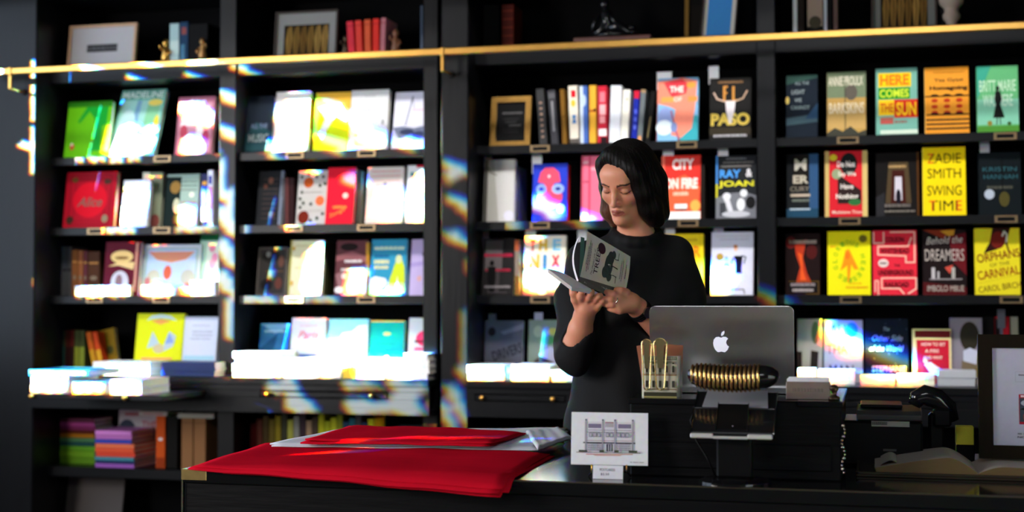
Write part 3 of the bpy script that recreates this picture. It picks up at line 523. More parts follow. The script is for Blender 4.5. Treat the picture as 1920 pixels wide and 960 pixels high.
# ---- bay 3
t = thing('picture_frame', ((X(918, .05) + X(993, .05)) / 2, .05, Z1), label='gilt frame around a small black notice on the shelf left of the upright spines', cat='frame', rx=math.radians(-9))
def frame_parts(t, w, h, bw, mfr, mback, art=(), depth=.018):
    W = w / 2; m = MB()
    m.prism([(-W, 0), (W, 0), (W - bw, bw), (-W + bw, bw)], 'y', 0, depth).prism([(-W, h), (-W + bw, h - bw), (W - bw, h - bw), (W, h)], 'y', 0, depth)
    m.prism([(-W, 0), (-W + bw, bw), (-W + bw, h - bw), (-W, h)], 'y', 0, depth).prism([(W, 0), (W, h), (W - bw, h - bw), (W - bw, bw)], 'y', 0, depth)
    m.build('frame', mfr, t)
    a = MB().box(-W + bw, W - bw, depth * .5, depth * .8, bw, h - bw, mback); a.asp = h / w
    a.art(list(art), lambda u, v, L: (-W + u * w, depth * .5 - .0002 * (L + 1), v * h)); a.build('picture', M_MATTE, t)
MG = mat('worn_gilt', '#7a5a20', .45, .6, noise=.3)
frame_parts(t, X(993, .05) - X(918, .05), .222, .024, MG, '#0c0c0e', [('n', .53, .68, .5, .035, '#5a5a5c'), ('n', .5, .56, .4, .02, '#2c2c2e'), ('n', .5, .5, .3, .02, '#3c3c3e'), ('n', .6, .43, .3, .03, '#4a4a4c'), ('n', .5, .36, .4, .02, '#2a2a2c'), ('n', .5, .3, .4, .02, '#2a2a2c')])
g = 'upright spines on the shelf above the woman'
for a, b, yt, yb, tl, c, lb, ar in [(1012, 1026, 150, 257, -4, '#38383a', 'dark grey spine with tan lettering, first of the upright row', [('n', .5, .5, .3, .02, K_)] + [('e', .5, .75 - i * .1, .2, .02, '#a08070') for i in range(7)]),
        (1034, 1047, 153, 257, -4, '#3a3a40', 'dark grey spine with pale lettering, second of the upright row', [('r', .35, .25, .65, .8, '#88888c'), ('r', 0, .85, 1, .95, '#5a5a5e')]),
        (1055, 1063, 149, 254, -3, '#7a5620', 'thin brown spine left of the cream one', [('r', .2, .5, .8, .52, '#2a1a08')]),
        (1069, 1086, 146, 257, -2, '#e6dccb', 'cream spine with red, yellow and blue shapes', [('r', .3, .80, .8, .92, '#cc1828'), ('e', .5, .70, .25, .06, '#e0c040'), ('p', [(.3, .5), (.8, .5), (.65, .43), (.8, .36), (.3, .36), (.45, .43)], '#2a7ac0'), ('r', 0, 0, 1, .1, '#5a5450')]),
        (1089, 1103, 147, 257, -1, '#4668b4', 'white and blue spine right of the cream one', [('r', 0, 0, .4, 1, '#cfdcec'), ('e', .5, .75, .3, .1, '#b8cce8')]),
        (1105, 1118, 145, 256, 0, '#e2a838', 'orange-yellow spine in the upright row', [('r', 0, .55, 1, .58, '#a03c1c'), ('r', .6, .56, 1, .6, '#301008')]),
        (1121, 1138, 147, 256, 0, '#c8283c', 'crimson spine with white blocks', [('r', .2, .72, .8, .9, '#e87a88'), ('r', .2, .5, .85, .68, '#f0b0b4'), ('r', .2, .36, .8, .48, '#eca0a4'), ('r', .1, .14, .95, .26, '#f4f4f4'), ('r', .3, 0, 1, .12, '#28181c')]),
        (1142, 1162, 146, 255, 2, '#e6e8f2', 'widest white spine in the upright row', [('n', .5, .6, .3, .02, '#d0d0d8')]),
        (1163, 1177, 153, 254, 3, '#ece8dc', 'cream-white spine right of the widest white one', [('e', .6, .82, .15, .02, '#a0987c')]),
        (1183, 1193, 155, 253, 4, '#1c2a9c', 'deep blue spine with a red top', [('r', 0, .85, 1, 1, '#c8203c'), ('e', .5, .6, .3, .05, '#5a6ae0'), ('e', .5, .45, .3, .05, '#5a6ae0'), ('e', .5, .3, .3, .05, '#6070dc')]),
        (1194, 1203, 153, 253, 5, '#6a7278', 'grey spine with a tan foot, right of the deep blue one', [('e', .5, .08, .4, .05, '#d89868'), ('r', 0, .94, 1, 1, '#a88868')]),
        (1209, 1218, 156, 253, 7, '#141414', 'black spine at the right end of the upright row', [('l', [(.4, .1), (.6, .5)], .08, '#8a7a50')])]:
    spine(a, b, yt, yb, .05, Z1, c, lb, ar, tilt=tl)
def slip(px, yt, Y, row, label, w=18, hb=.29, c='#fafaff'):
    """a white paper slip standing behind a book, its head showing above it"""
    s = F / (at(px, 400, Y) - CAM).dot(FW); z = ZR[row]; ztop = 1.28 + (562 - yt) / s; W = w / s / 2
    t = thing('paper_slip', (X(px, Y), Y, z + .0005), label=label, cat='paper slip', group='white paper slips above the books')
    m = MB().box(-W, W, 0, .0012, ztop - z - .075, ztop - z, c).box(-W * .4, W * .4, .0002, .001, 0, ztop - z - .075, c); m.build('card', M_MATTE, t)
face(1231, 1308, 142, '1', '#7fb4dc', 'pastel blue, coral and teal book with a red patch', [('r', .5, 0, 1, .4, '#38a0ac'), ('p', [(.0, .95), (0, .6), (.3, .55), (.45, .5), (.35, .1), (.6, .06), (.85, .2), (.92, .5), (.97, .95), (.6, 1), (.3, .97)], '#ef8a74'), ('p', [(.15, .93), (.4, .96), (.6, .98), (.75, .9), (.7, .75), (.35, .7), (.22, .85)], '#e03c48'),
     ('t', 'THE', .47, .82, .34, .1, '#f8e8e4', 0, .03), ('t', 'OF', .5, .66, .2, .07, '#f8dcd0', 0, .02), ('e', .82, .88, .11, .05, '#d89a40'), ('e', .2, .4, .17, .14, '#8a9cd0'), ('e', .18, .22, .2, .12, '#dce8f0'), ('l', [(.35, .48), (.42, .25), (.55, .02)], .02, '#a04a6c'), ('e', .42, .22, .08, .08, '#7a8ac0'), ('r', .1, .62, .4, .7, '#f0a050'), ('r', .75, .62, .98, .7, '#f09048')], spine='#c04848')
slip(1247, 134, .10, '1', 'white slip above the pastel book on the shelf right of the woman', 28)
face(1330, 1408, 142, '1', '#1c1b1b', 'black book with a white horned skull and gold letters', [('n', .5, .93, .6, .04, '#7a5a3c'), ('r', .32, .62, .38, .86, '#c88a40'), ('r', .32, .84, .43, .87, '#c88a40'), ('r', .32, .74, .42, .77, '#c88a40'), ('r', .54, .62, .6, .86, '#c88a40'), ('r', .54, .62, .66, .65, '#c88a40'),
     ('t', 'PASO', .5, .33, .94, .2, '#dcc058', 0, .05), ('l', [(.1, .76), (.18, .66), (.36, .62), (.48, .62)], .02, '#c8a898'), ('l', [(.9, .78), (.8, .66), (.62, .62), (.5, .62)], .02, '#c0a088'), ('p', [(.38, .62), (.62, .62), (.6, .46), (.55, .34), (.53, .26), (.47, .26), (.44, .34), (.4, .46)], '#e0d8dc'),
     ('r', 0, .08, 1, .2, '#302a20'), ('n', .5, .07, .8, .04, '#a8a8ac')], lean=8)
slip(1340, 123, .10, '1', 'square white slip above the black skull book', 19)
face(905, 964, 298, '2', '#a8a6a0', 'pale grey misty book at the left of the second shelf behind the woman', [('r', 0, 0, .12, 1, '#4a4844'), ('p', [(.3, 1), (.95, 1), (1, 0), (.5, 0)], '#c4c4c4'), ('l', [(.05, .95), (.2, .8), (.4, .75)], .015, '#5a5850'), ('e', .82, .1, .16, .08, '#d0d0e0')], lean=7)
spine(965, 972, 300, 405, .08, Z2, '#55555a', 'thin grey edge beside the pale grey misty book')
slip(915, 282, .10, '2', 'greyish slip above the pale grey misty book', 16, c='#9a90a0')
face(998, 1063, 306, '2', '#2a3fc4', 'royal blue book with a coral mask-like face and red side edge', [('p', [(.15, .68), (.22, .85), (.35, .93), (.6, .93), (.75, .85), (.8, .68), (.62, .66), (.55, .55), (.4, .55), (.32, .66)], '#f0506c'), ('e', .5, .42, .36, .2, '#f0506c'), ('e', .25, .56, .15, .09, '#8aa4e8'), ('e', .73, .56, .18, .09, '#98b0ec'), ('e', .25, .56, .07, .03, '#20308c'), ('e', .73, .56, .08, .03, '#20308c'), ('e', .47, .78, .04, .03, '#f8d0d8'), ('e', .46, .27, .07, .015, '#a03c88'), ('e', .82, .22, .11, .08, '#c8b078')], th=.05, pages='#c01828', back='#c01828', lean=4)
slip(1007, 293, .10, '2', 'white slip above the royal blue face book', 19)
face(1089, 1130, 291, '2', '#e8708c', 'pink lettered book partly hidden by the woman\'s hair', [('r', .0, 0, .08, 1, '#c04860'), ('r', .34, 0, .42, 1, '#d03c5c'), ('n', .2, .9, .25, .04, '#f0c0c8'), ('n', .2, .6, .25, .03, '#a83c54'), ('n', .2, .1, .25, .05, '#f0d8dc'), ('n', .65, .8, .4, .05, '#f4a8b8')], lean=4)
face(1240, 1313, 290, '2', '#d8342c', 'red and orange book with large white title beside the woman\'s hair', [('p', [(.1, 0), (.9, 0), (1, .5), (.6, .7), (.2, .6)], '#e8603c'), ('r', .0, 0, .08, 1, '#f0705c'), ('t', 'CITY', .55, .86, .55, .17, '#fbe8e4', 0, .04), ('t', 'ON FIRE', .5, .56, .86, .17, '#fbe4dc', 0, .05), ('n', .5, .4, .4, .06, '#f8c0a8'), ('r', .34, .16, .66, .24, '#f4f0f0'), ('r', .34, .14, .66, .165, '#5a1418'), ('e', .87, .21, .13, .09, '#f4a850'), ('r', .06, .0, 1, .12, '#f4f2f2')], lean=5)
spine(1314, 1321, 294, 398, .06, Z2, '#2a2422', 'thin dark edge right of the red and orange book')
slip(1254, 272, .10, '2', 'white slip above the red and orange book', 20)
face(1342, 1418, 290, '2', '#222428', 'dark book with blue, white and yellow spaced capitals over a grey photograph', [('r', 0, .5, .04, 1, '#4a90e0'), ('r', 0, .3, .04, .55, '#d8d030'), ('n', .5, .95, .5, .03, '#6a6a6e'), ('n', .55, .89, .75, .03, '#74706c'), ('n', .5, .83, .75, .03, '#74706c'), ('t', 'RAY', .35, .71, .52, .13, '#4a9ae8', 0, .03), ('t', '&', .82, .72, .16, .13, '#e0e0e4', 0, .03), ('t', 'JOAN', .5, .54, .88, .12, '#dcd630', 0, .03),
     ('p', [(0, .33), (.3, .4), (.7, .42), (1, .36), (1, 0), (0, 0)], '#70727a'), ('e', .27, .35, .1, .06, '#d8dae4'), ('e', .69, .4, .09, .06, '#dcdee4'), ('p', [(.2, .3), (.34, .3), (.45, .08), (.36, .04)], '#cfd0d8'), ('r', .1, .04, .25, .25, '#3c3e44'), ('e', .62, .22, .1, .1, '#dcdee4'), ('e', .86, .25, .12, .1, '#18181a'), ('e', .5, .07, .35, .05, '#b8bac4')], lean=6)
slip(1357, 274, .10, '2', 'white slip above the dark book with blue and yellow capitals', 19)
face(902, 962, 446, '3', '#201e1f', 'black and grey book with red lettering and a dark walking figure', [('r', .08, .45, .62, .96, '#5c5658'), ('r', .2, .05, .55, .45, '#3c383a'), ('t', 'CAVALIER', .5, .70, .9, .06, '#a01c3c', 0, .02), ('n', .5, .44, .8, .05, '#a01c38'), ('e', .3, .56, .07, .05, '#0c0a0c'), ('p', [(.18, .5), (.42, .5), (.44, .3), (.4, .06), (.25, .06), (.18, .3)], '#0e0c0e'), ('n', .5, .15, .8, .04, '#8a8488'), ('n', .5, .05, .6, .02, '#4a464a'), ('e', .5, .85, .03, .02, '#a03c28')][:3] + [('n', .5, .70, .9, .05, '#a01c3c')] + [('n', .5, .44, .8, .05, '#a01c38'), ('e', .3, .56, .07, .05, '#0c0a0c'), ('p', [(.18, .5), (.42, .5), (.44, .3), (.4, .06), (.25, .06), (.18, .3)], '#0e0c0e'), ('n', .5, .15, .8, .04, '#8a8488'), ('n', .5, .05, .6, .02, '#4a464a')])
spine(965, 974, 447, 551, .05, Z3, '#8a7a70', 'slim orange-topped spine right of the black and grey book', [('r', 0, .8, 1, 1, '#b05a38'), ('r', 0, 0, 1, .35, '#7a5a30')])
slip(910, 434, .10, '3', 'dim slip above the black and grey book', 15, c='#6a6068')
face(981, 1059, 441, '3', '#f0ead8', 'white book with multicoloured block letters, left of the held book', [('p', [(0, 0), (1, 0), (1, .1), (.6, .18), (0, .2)], '#6a6468'), ('t', 'T', .2, .84, .16, .2, '#c83c40', 0, .05), ('t', 'H', .45, .84, .2, .2, '#e8b82c', 0, .05), ('t', 'E', .78, .84, .2, .2, '#88c8e8', 0, .05),
     ('t', 'N', .25, .56, .24, .25, '#dcc040', 0, .05), ('t', 'I', .5, .55, .09, .25, '#4890c8', 0, .06), ('t', 'X', .76, .57, .2, .2, '#d42c48', 0, .06), ('n', .3, .08, .3, .04, '#d8d0d0'), ('e', .45, .05, .1, .04, '#f0ece0')], lean=7)
slip(995, 430, .10, '3', 'white slip above the book with block letters', 20)
slip(1092, 425, .10, '3', 'white slip behind the top of the book the woman holds', 18)
face(1240, 1318, 438, '3', '#f0d420', 'yellow book partly hidden by the woman\'s shoulder', [('r', .9, 0, .93, 1, '#e8c818'), ('t', 'R', .85, .71, .17, .18, '#e07818', 0, .03), ('n', .6, .9, .5, .04, '#c8a020'), ('t', 'UND', .4, .71, .6, .18, '#e07818', 0, .03)], th=.035, lean=6, pages='#c8b020')
slip(1257, 427, .10, '3', 'white slip behind the woman\'s shoulder above the yellow book', 18)
face(1333, 1412, 434, '3', '#d2d4e6', 'pale lilac-white book with a woman in a black dress', [('p', [(.55, .62), (.75, .62), (.72, .42), (.73, .34), (.58, .34), (.58, .5)], '#0c0c10'), ('e', .58, .74, .045, .05, '#e0b098'), ('e', .575, .77, .05, .025, '#b87848'), ('l', [(.56, .6), (.5, .55), (.48, .5)], .015, '#10243c'), ('l', [(.72, .62), (.82, .6), (.78, .5)], .015, '#1c3450'), ('l', [(.6, .34), (.66, .18)], .015, '#e8b8b0'), ('l', [(.68, .34), (.7, .2)], .015, '#e8b8b0'),
     ('e', .2, .6, .09, .06, '#b09038'), ('e', .35, .44, .1, .07, '#5878c8'), ('e', .38, .4, .06, .05, '#e07888'), ('e', .36, .58, .03, .03, '#78a0d0'), ('l', [(.28, .22), (.36, .25), (.4, .2), (.33, .16), (.28, .2)], .012, '#d87080'), ('l', [(.25, .02), (.27, .09), (.78, .09), (.8, .02)], .012, '#40404c'), ('n', .55, .88, .7, .02, '#b8b8c8'), ('n', .5, .93, .8, .02, '#c0c0cc')], lean=9)
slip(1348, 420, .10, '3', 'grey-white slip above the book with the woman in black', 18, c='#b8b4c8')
face(907, 979, 601, 'L', '#4a4a54', 'dim grey book with slanted dark lettering behind white stacks', [('p', [(0, 0), (1, .25), (1, 0)], '#1c1c22'), ('p', [(.4, .8), (1, .95), (1, .85), (.5, .75)], '#686874'), ('e', .18, .8, .1, .08, '#18181c'), ('t', 'DRIVERS', .6, .45, .8, .18, '#20222a', 18, .02)], lean=6, Y=.1)
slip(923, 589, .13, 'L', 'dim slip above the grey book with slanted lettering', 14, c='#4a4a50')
face(989, 1050, 600, 'L', '#6a7468', 'greenish cream book with brown cake shapes beside the woman\'s sleeve', [('p', [(0, 0), (.2, .3), (.7, .5), (1, .3), (1, 0)], '#2c2226'), ('p', [(.3, .4), (.7, .55), (1, .4), (.9, .25)], '#9090a8'), ('e', .6, .65, .2, .08, '#3c7a4c'), ('e', .75, .8, .15, .06, '#a8a050'), ('e', .3, .8, .15, .1, '#88907c')], lean=6, Y=.1)
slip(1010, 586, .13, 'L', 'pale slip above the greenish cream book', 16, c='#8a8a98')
stack(876, 944, -.13, ZL, [(.030, '#f2f4f4'), (.032, '#f6f6f6')], wl + 'stack nearest the pilaster, left of the woman', depth=.2)
stack(945, 957, -.125, ZL, [(.028, '#1a3c9c'), (.030, '#2a5ad8')], 'narrow blue book lying between the white stacks left of the woman', depth=.2)
stack(959, 1028, -.13, ZL, [(.022, '#f4f4ea'), (.022, '#f6f2dc'), (.02, '#f2f4f4')], wl + 'stack left of the woman, second from the pilaster', depth=.2)
stack(1034, 1085, -.13, ZL, [(.022, '#eef4ee'), (.022, '#f0f4f0')], wl + 'stack under the woman\'s sleeve', depth=.2)
for i, (c, n_) in enumerate([('#b8a890', 'sand'), ('#c8bca8', 'bone'), ('#a08a88', 'dusty pink'), ('#7a9a98', 'grey teal'), ('#6a8c94', 'blue grey'), ('#7a98a4', 'pale steel'), ('#2a4a9c', 'cobalt'), ('#24346c', 'indigo'), ('#1c1c20', 'near-black'), ('#e0dcd0', 'ivory'), ('#e4d8c8', 'cream'), ('#e05a3c', 'vermilion'), ('#d8281c', 'red'), ('#d8442c', 'orange-red')]):
    spine(888 + i * 11.3, 898 + i * 11.3, 794 + (i % 3), 885, .1, Z5, c, n_ + ' spine in the low row left of the woman')
# ---- bay 4
face(1474, 1533, 137, '1', '#131c28', 'dark navy book with small spaced white title, top book shelf at right', [('p', [(0, .2), (1, .25), (1, .38), (0, .32)], '#39505a'), ('p', [(0, .85), (1, .95), (1, 1), (0, 1)], '#2c4a44'), ('p', [(.6, .3), (1, .55), (1, .3)], '#24405c'), ('t', 'ALL THE', .5, .87, .45, .05, '#7c8c90'), ('t', 'LIGHT', .38, .73, .42, .07, '#8a989c'), ('t', 'WE', .38, .60, .22, .06, '#8a989c'), ('t', 'CANNOT', .45, .48, .6, .06, '#76888c'), ('e', .04, .6, .06, .06, '#c8b060')], lean=8)
face(1551, 1624, 131, '1', '#b08c4c', 'tan and green book with stacked white capitals', [('r', 0, .6, 1, 1, '#6c7a60'), ('r', 0, .12, 1, .5, '#b8965a'), ('e', .62, .68, .16, .12, '#5a544c'), ('l', [(.46, .95), (.47, .1)], .012, '#3a3c30'), ('t', 'ANNIE PROULX', .48, .86, .9, .15, '#cfc8b4', 0, .02), ('t', 'BARKSKINS', .5, .44, .9, .17, '#d8ccb0', 0, .02), ('p', [(0, 0), (1, 0), (1, .1), (.8, .06), (.6, .16), (.4, .08), (.2, .14), (0, .06)], '#3a3a32')], lean=8)
face(1643, 1721, 124, '1', '#6fa89a', 'aqua book with yellow, green and red blocks of capitals', [('r', .06, .72, .85, .93, '#f2c80a'), ('r', .06, .54, .82, .71, '#2f8c1c'), ('r', .06, .30, .5, .53, '#f0c41c'), ('r', .44, .26, 1, .53, '#c8301c'), ('t', 'HERE', .45, .825, .7, .16, '#e0781c', 0, .04), ('t', 'COMES', .44, .625, .7, .12, '#d0e23c', 0, .02), ('t', 'THE', .26, .41, .32, .14, '#d0601c', 0, .03), ('t', 'SUN', .73, .39, .48, .20, '#f0c01c', 0, .03), ('r', .1, .17, .42, .27, '#a05a50'), ('n', .25, .2, .25, .04, '#c04a48'), ('n', .6, .2, .3, .04, '#88605a'), ('r', .1, .02, 1, .08, '#c8d8c8')], lean=7)
face(1735, 1818, 122, '1', '#e2952c', 'orange book with black scalloped bands and red lozenges', [('t', 'Yaa Gyasi', .54, .80, .66, .07, '#5a3418', 0, .02), ('t', 'Homegoing', .54, .68, .86, .08, '#241408', 0, .04), ('r', .0, .555, 1, .575, '#1c100c'), ('r', .03, .28, 1, .30, '#1c100c')] + [('e', .22 + .28 * i, .50 - .09 * j, .075, .03, '#c03a1c') for i in range(3) for j in range(3)] + [('r', .02 + 0 * i, .20 - .065 * i, 1, .225 - .065 * i, '#3c2418') for i in range(3)] + [('e', .22 + .28 * i, .575, .09, .02, '#1c100c') for i in range(3)] + [('e', .22 + .28 * i, .30, .09, .02, '#1c100c') for i in range(3)] + [('n', .55, .92, .7, .015, '#b0701c')], lean=7, spine='#e8b868')
face(1833, 1911, 120, '1', '#5fae74', 'green and teal book with a dark female silhouette', [('p', [(0, .5), (0, 1), (.35, 1)], '#3aa088'), ('r', .0, .12, 1, .5, '#7cc0a4'), ('r', 0, 0, 1, .1, '#4a8a34'), ('t', 'BRITT-MARIE', .5, .70, .88, .17, '#bcdcc0', 0, .01), ('t', 'WAS HERE', .5, .48, .72, .18, '#c0dcc8', 0, .01), ('e', .5, .66, .04, .04, '#101412'), ('p', [(.45, .62), (.56, .62), (.6, .5), (.56, .42), (.66, .22), (.38, .22), (.45, .42), (.42, .5)], '#101412'), ('l', [(.48, .22), (.47, .12)], .012, '#202820'), ('l', [(.55, .22), (.56, .12)], .012, '#202820'), ('e', .3, .14, .06, .04, '#8a7a38'), ('e', .77, .13, .05, .03, '#3c5a34')], lean=6)
face(1475, 1534, 287, '2', '#15181c', 'black and slate blue book with stacked serif capitals M, ER, CURY', [('r', .72, 0, 1, 1, '#2c4e74'), ('r', 0, 0, 1, .14, '#1c4058'), ('r', .2, .48, .72, .98, '#181412'), ('t', 'M', .44, .83, .38, .18, '#c8c4b8', 0, .02), ('t', 'ER', .45, .60, .5, .13, '#b8b0a0', 0, .04), ('t', 'CURY', .42, .45, .62, .08, '#7c7468', 0, .02), ('r', .12, .33, .75, .37, '#b8a898'), ('n', .45, .27, .55, .04, '#6a746c'), ('r', .1, .12, .75, .145, '#b0c0cc')], lean=7)
face(1547, 1627, 281, '2', '#c8202c', 'red book with an old-letter white title and patterned cream edges', [('r', 0, 0, .1, 1, '#c0a868'), ('r', .88, 0, 1, 1, '#c8b070'), ('e', .56, .8, .2, .17, '#181c1c'), ('p', [(.3, .65), (.85, .4), (.85, .2), (.3, .2)], '#2a1c1c'), ('e', .2, .9, .09, .05, '#dccc2c'), ('e', .28, .65, .12, .08, '#8a9a78'), ('t', 'Do Not', .5, .8, .42, .09, '#e8e0dc', 0, .02), ('t', 'Say We', .52, .64, .42, .09, '#e4dcd4', 0, .02), ('t', 'Have', .52, .46, .3, .08, '#e8dcd8', 0, .02), ('t', 'Nothing', .52, .3, .52, .10, '#ece4dc', 0, .02), ('e', .7, .22, .15, .05, '#2c6a38'), ('t', 'Madeleine Thien', .52, .075, .7, .05, '#e0c8b8', 0, .01)], lean=7)
face(1643, 1724, 284, '2', '#131010', 'very dark book with a glowing white arch', [('p', [(.22, .2), (.3, .85), (.75, .85), (.82, .2)], '#4a3c28'), ('p', [(.34, .2), (.38, .72), (.66, .72), (.7, .2)], '#3a1410'), ('p', [(.43, .25), (.44, .62), (.6, .62), (.61, .25)], '#c8c4d0'), ('e', .52, .3, .06, .12, '#14101c'), ('n', .5, .78, .4, .04, '#b09060'), ('n', .5, .17, .6, .05, '#6a6460'), ('n', .5, .08, .8, .03, '#7a746c'), ('p', [(0, 0), (.2, 0), (.2, .38), (0, .3)], '#26262a'), ('r', .95, 0, 1, 1, '#4a2c10')], lean=7)
face(1731, 1812, 274, '2', '#f0d20a', 'bright yellow book filled with black and orange capitals', [('t', 'ZADIE', .5, .835, .78, .145, '#201a08', 0, .0), ('t', 'SMITH', .5, .615, .78, .145, '#201a08', 0, .0), ('t', 'SWING', .5, .365, .8, .15, '#201a08', 0, .0), ('t', 'TIME', .52, .145, .76, .15, '#201a08', 0, .0),
     ('t', 'Z', .175, .835, .13, .145, '#e0601c', 0, .0), ('t', 'D', .525, .835, .13, .145, '#201a08', 0, .0), ('t', 'T', .69, .615, .12, .145, '#e0681c', 0, .0), ('t', 'T', .23, .145, .13, .15, '#dc5a18', 0, .0), ('t', 'M', .36, .615, .02, .145, '#201a08', 0, .0)][:4] + [('t', 'Z', .185, .835, .14, .145, '#e0601c', 0, .005), ('t', 'T', .215, .145, .15, .15, '#dc5a18', 0, .005), ('t', 'E', .84, .145, .12, .15, '#d8541c', 0, .005)], lean=6, spine='#f0dc50')
face(1836, 1916, 284, '2', '#0d1418', 'almost black book with faint teal capitals and a pale seal', [('t', 'KRISTIN', .5, .73, .8, .07, '#2a5a64', 0, .0), ('t', 'HANNAH', .52, .61, .8, .07, '#2a5a64', 0, .0), ('n', .5, .44, .6, .05, '#4a4a40'), ('e', .25, .33, .12, .08, '#a8b4c4'), ('l', [(.56, .9), (.56, .1)], .015, '#05080a'), ('e', .6, .25, .12, .12, '#4a4420')], lean=6)
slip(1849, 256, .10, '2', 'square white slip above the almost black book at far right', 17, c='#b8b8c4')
face(1473, 1538, 437, '3', '#1a0d0e', 'black book with a red and orange flame', [('p', [(.25, .85), (.6, .9), (.5, .6), (.62, .35), (.75, .2), (.3, .2), (.42, .45), (.3, .65)], '#b0341c'), ('p', [(.35, .7), (.48, .65), (.5, .4), (.6, .24), (.42, .24), (.45, .45)], '#e05a24'), ('e', .75, .7, .16, .12, '#4a1414'), ('e', .15, .85, .14, .1, '#6a1c1c'), ('n', .5, .86, .8, .06, '#a89890'), ('r', .1, .06, .92, .2, '#141014'), ('n', .5, .17, .7, .05, '#8a8088'), ('n', .5, .08, .6, .05, '#a09898'), ('l', [(.1, .22), (.95, .22), (.95, .02), (.6, .02)], .01, '#6a5020')], lean=7)
circ = 'GLORIOUS HERESIES'
ca_ = []
for i, ch in enumerate(circ):
    if ch == ' ': continue
    a = math.radians(200 - i * 20.5); ca_.append(('t', ch, .5 + .33 * math.cos(a), .53 + .30 * math.sin(a), .09, .07, '#8cb81c', math.degrees(a) - 90, .02))
face(1552, 1633, 433, '3', '#e8e012', 'lemon yellow book with green letters in a ring round an orange figure', ca_ + [('p', [(.3, .38), (.35, .5), (.42, .7), (.5, .72), (.58, .6), (.72, .4), (.62, .4), (.55, .48), (.5, .2), (.46, .2), (.46, .46), (.38, .42)], '#e89018'), ('e', .46, .62, .06, .06, '#e87418'), ('e', .82, .88, .09, .06, '#6a641c'), ('n', .65, .18, .3, .02, '#e0a018'), ('n', .68, .12, .5, .03, '#e0981c'), ('n', .12, .76, .12, .02, '#e0981c')], lean=7)
face(1637, 1720, 431, '3', '#d8283c', 'crimson-pink book with winding cream lines and dark bold capitals', [('l', [(.02, .97), (.02, .8), (.25, .8), (.25, .97)], .018, '#e8b0a0'), ('l', [(.4, .97), (.95, .97), (.95, .5), (.75, .5), (.75, .6), (.12, .62), (.12, .75), (.8, .75), (.88, .88)], .018, '#e8b4a4'), ('l', [(.05, .05), (.05, .22), (.12, .22), (.12, .0)], .016, '#e8b4a4'), ('l', [(.2, .1), (.2, .26), (.98, .26), (.98, .1), (.8, .02)], .018, '#e8b4a4'), ('l', [(.2, .1), (.6, .1), (.7, .02)], .018, '#e8b4a4'),
     ('t', 'COLSON', .5, .855, .42, .08, '#1c060a', 0, .03), ('t', 'WHITEHEAD', .5, .68, .66, .08, '#1c060a', 0, .03), ('e', .24, .49, .12, .065, '#d8c8c4'), ('n', .24, .49, .15, .03, '#5a3c40'), ('t', 'THE', .55, .455, .14, .04, '#4a0c14', 0, .02), ('t', 'UNDERGROUND', .52, .345, .8, .08, '#1c060a', 0, .03), ('t', 'RAILROAD', .54, .16, .54, .08, '#1c060a', 0, .03)], lean=7)
face(1731, 1813, 430, '3', '#180e10', 'black book with scratchy white capitals and red and amber streaks', [('p', [(.0, 1), (.5, .85), (.7, 1)], '#7a2c18'), ('p', [(.4, .98), (.75, 1), (.7, .86)], '#c08a28'), ('p', [(.6, .9), (1, .95), (1, .3), (.7, .5)], '#5a1018'), ('p', [(0, 0), (1, 0), (1, .12), (0, .2)], '#4a1014'), ('t', 'Behold the', .5, .84, .84, .11, '#c8c0b8', 3, .0, 1), ('t', 'DREAMERS', .5, .61, .9, .18, '#b4aaa4', 0, .0), ('p', [(.5, .42), (.7, .46), (.62, .32)], '#c04a3c'), ('r', .2, .24, .28, .42, '#b8b4b8'), ('r', .33, .24, .38, .36, '#a8a4a8'), ('r', .66, .24, .74, .42, '#a8a4a0'), ('r', .15, .23, .9, .25, '#8a8488'), ('t', 'IMBOLO MBUE', .52, .1, .84, .09, '#b0a8a0', 0, .0)], lean=7)
face(1829, 1914, 427, '3', '#dccf22', 'yellow book with slanting wine-red capitals and a dark figure at the top', [('p', [(.4, 1), (.8, 1), (.72, .82), (.5, .68), (.2, .62), (.34, .8)], '#2c100c'), ('e', .52, .82, .16, .13, '#6a1c14'), ('l', [(.62, .88), (.66, .95), (.72, .9), (.7, .76)], .02, '#c8c8b8'), ('l', [(.7, .78), (.76, .64)], .02, '#3a1410'), ('l', [(.05, .5), (.95, .64)], .003, '#a89820'), ('t', 'ORPHANS', .52, .585, .96, .13, '#7a1c14', 9, .01), ('t', 'OF THE', .55, .46, .44, .05, '#6a4a20', 9, .0), ('t', 'CARNIVAL', .52, .33, .94, .13, '#8a1c14', 9, .01), ('l', [(.05, .17), (.95, .30)], .003, '#a89820'), ('t', 'CAROL BIRCH', .54, .115, .94, .09, '#6a3a18', 8, .0)], lean=6)
face(1495, 1542, 598, 'L', '#8c857c', 'grey-beige book with dark doorways beside the laptop', [('e', .72, .78, .16, .18, '#4a5a40'), ('p', [(.5, .15), (.55, .5), (.85, .48), (.8, .15)], '#1c1412'), ('r', .0, .2, .18, .48, '#1c1412'), ('p', [(0, 0), (.9, 0), (.9, .12), (.4, .2), (0, .14)], '#141410')], Y=.08)
face(1545, 1618, 600, 'L', '#9a98a8', 'pale grey book with widely spaced black capitals under a rainbow streak', [('e', .72, .84, .16, .12, '#2878a8'), ('t', 'ALL', .4, .84, .5, .17, '#20203c', 0, .0), ('t', 'THAT', .42, .53, .7, .15, '#4a4030', 0, .0), ('t', 'MAN', .45, .2, .62, .16, '#14141c', 0, .0)], Y=.09)
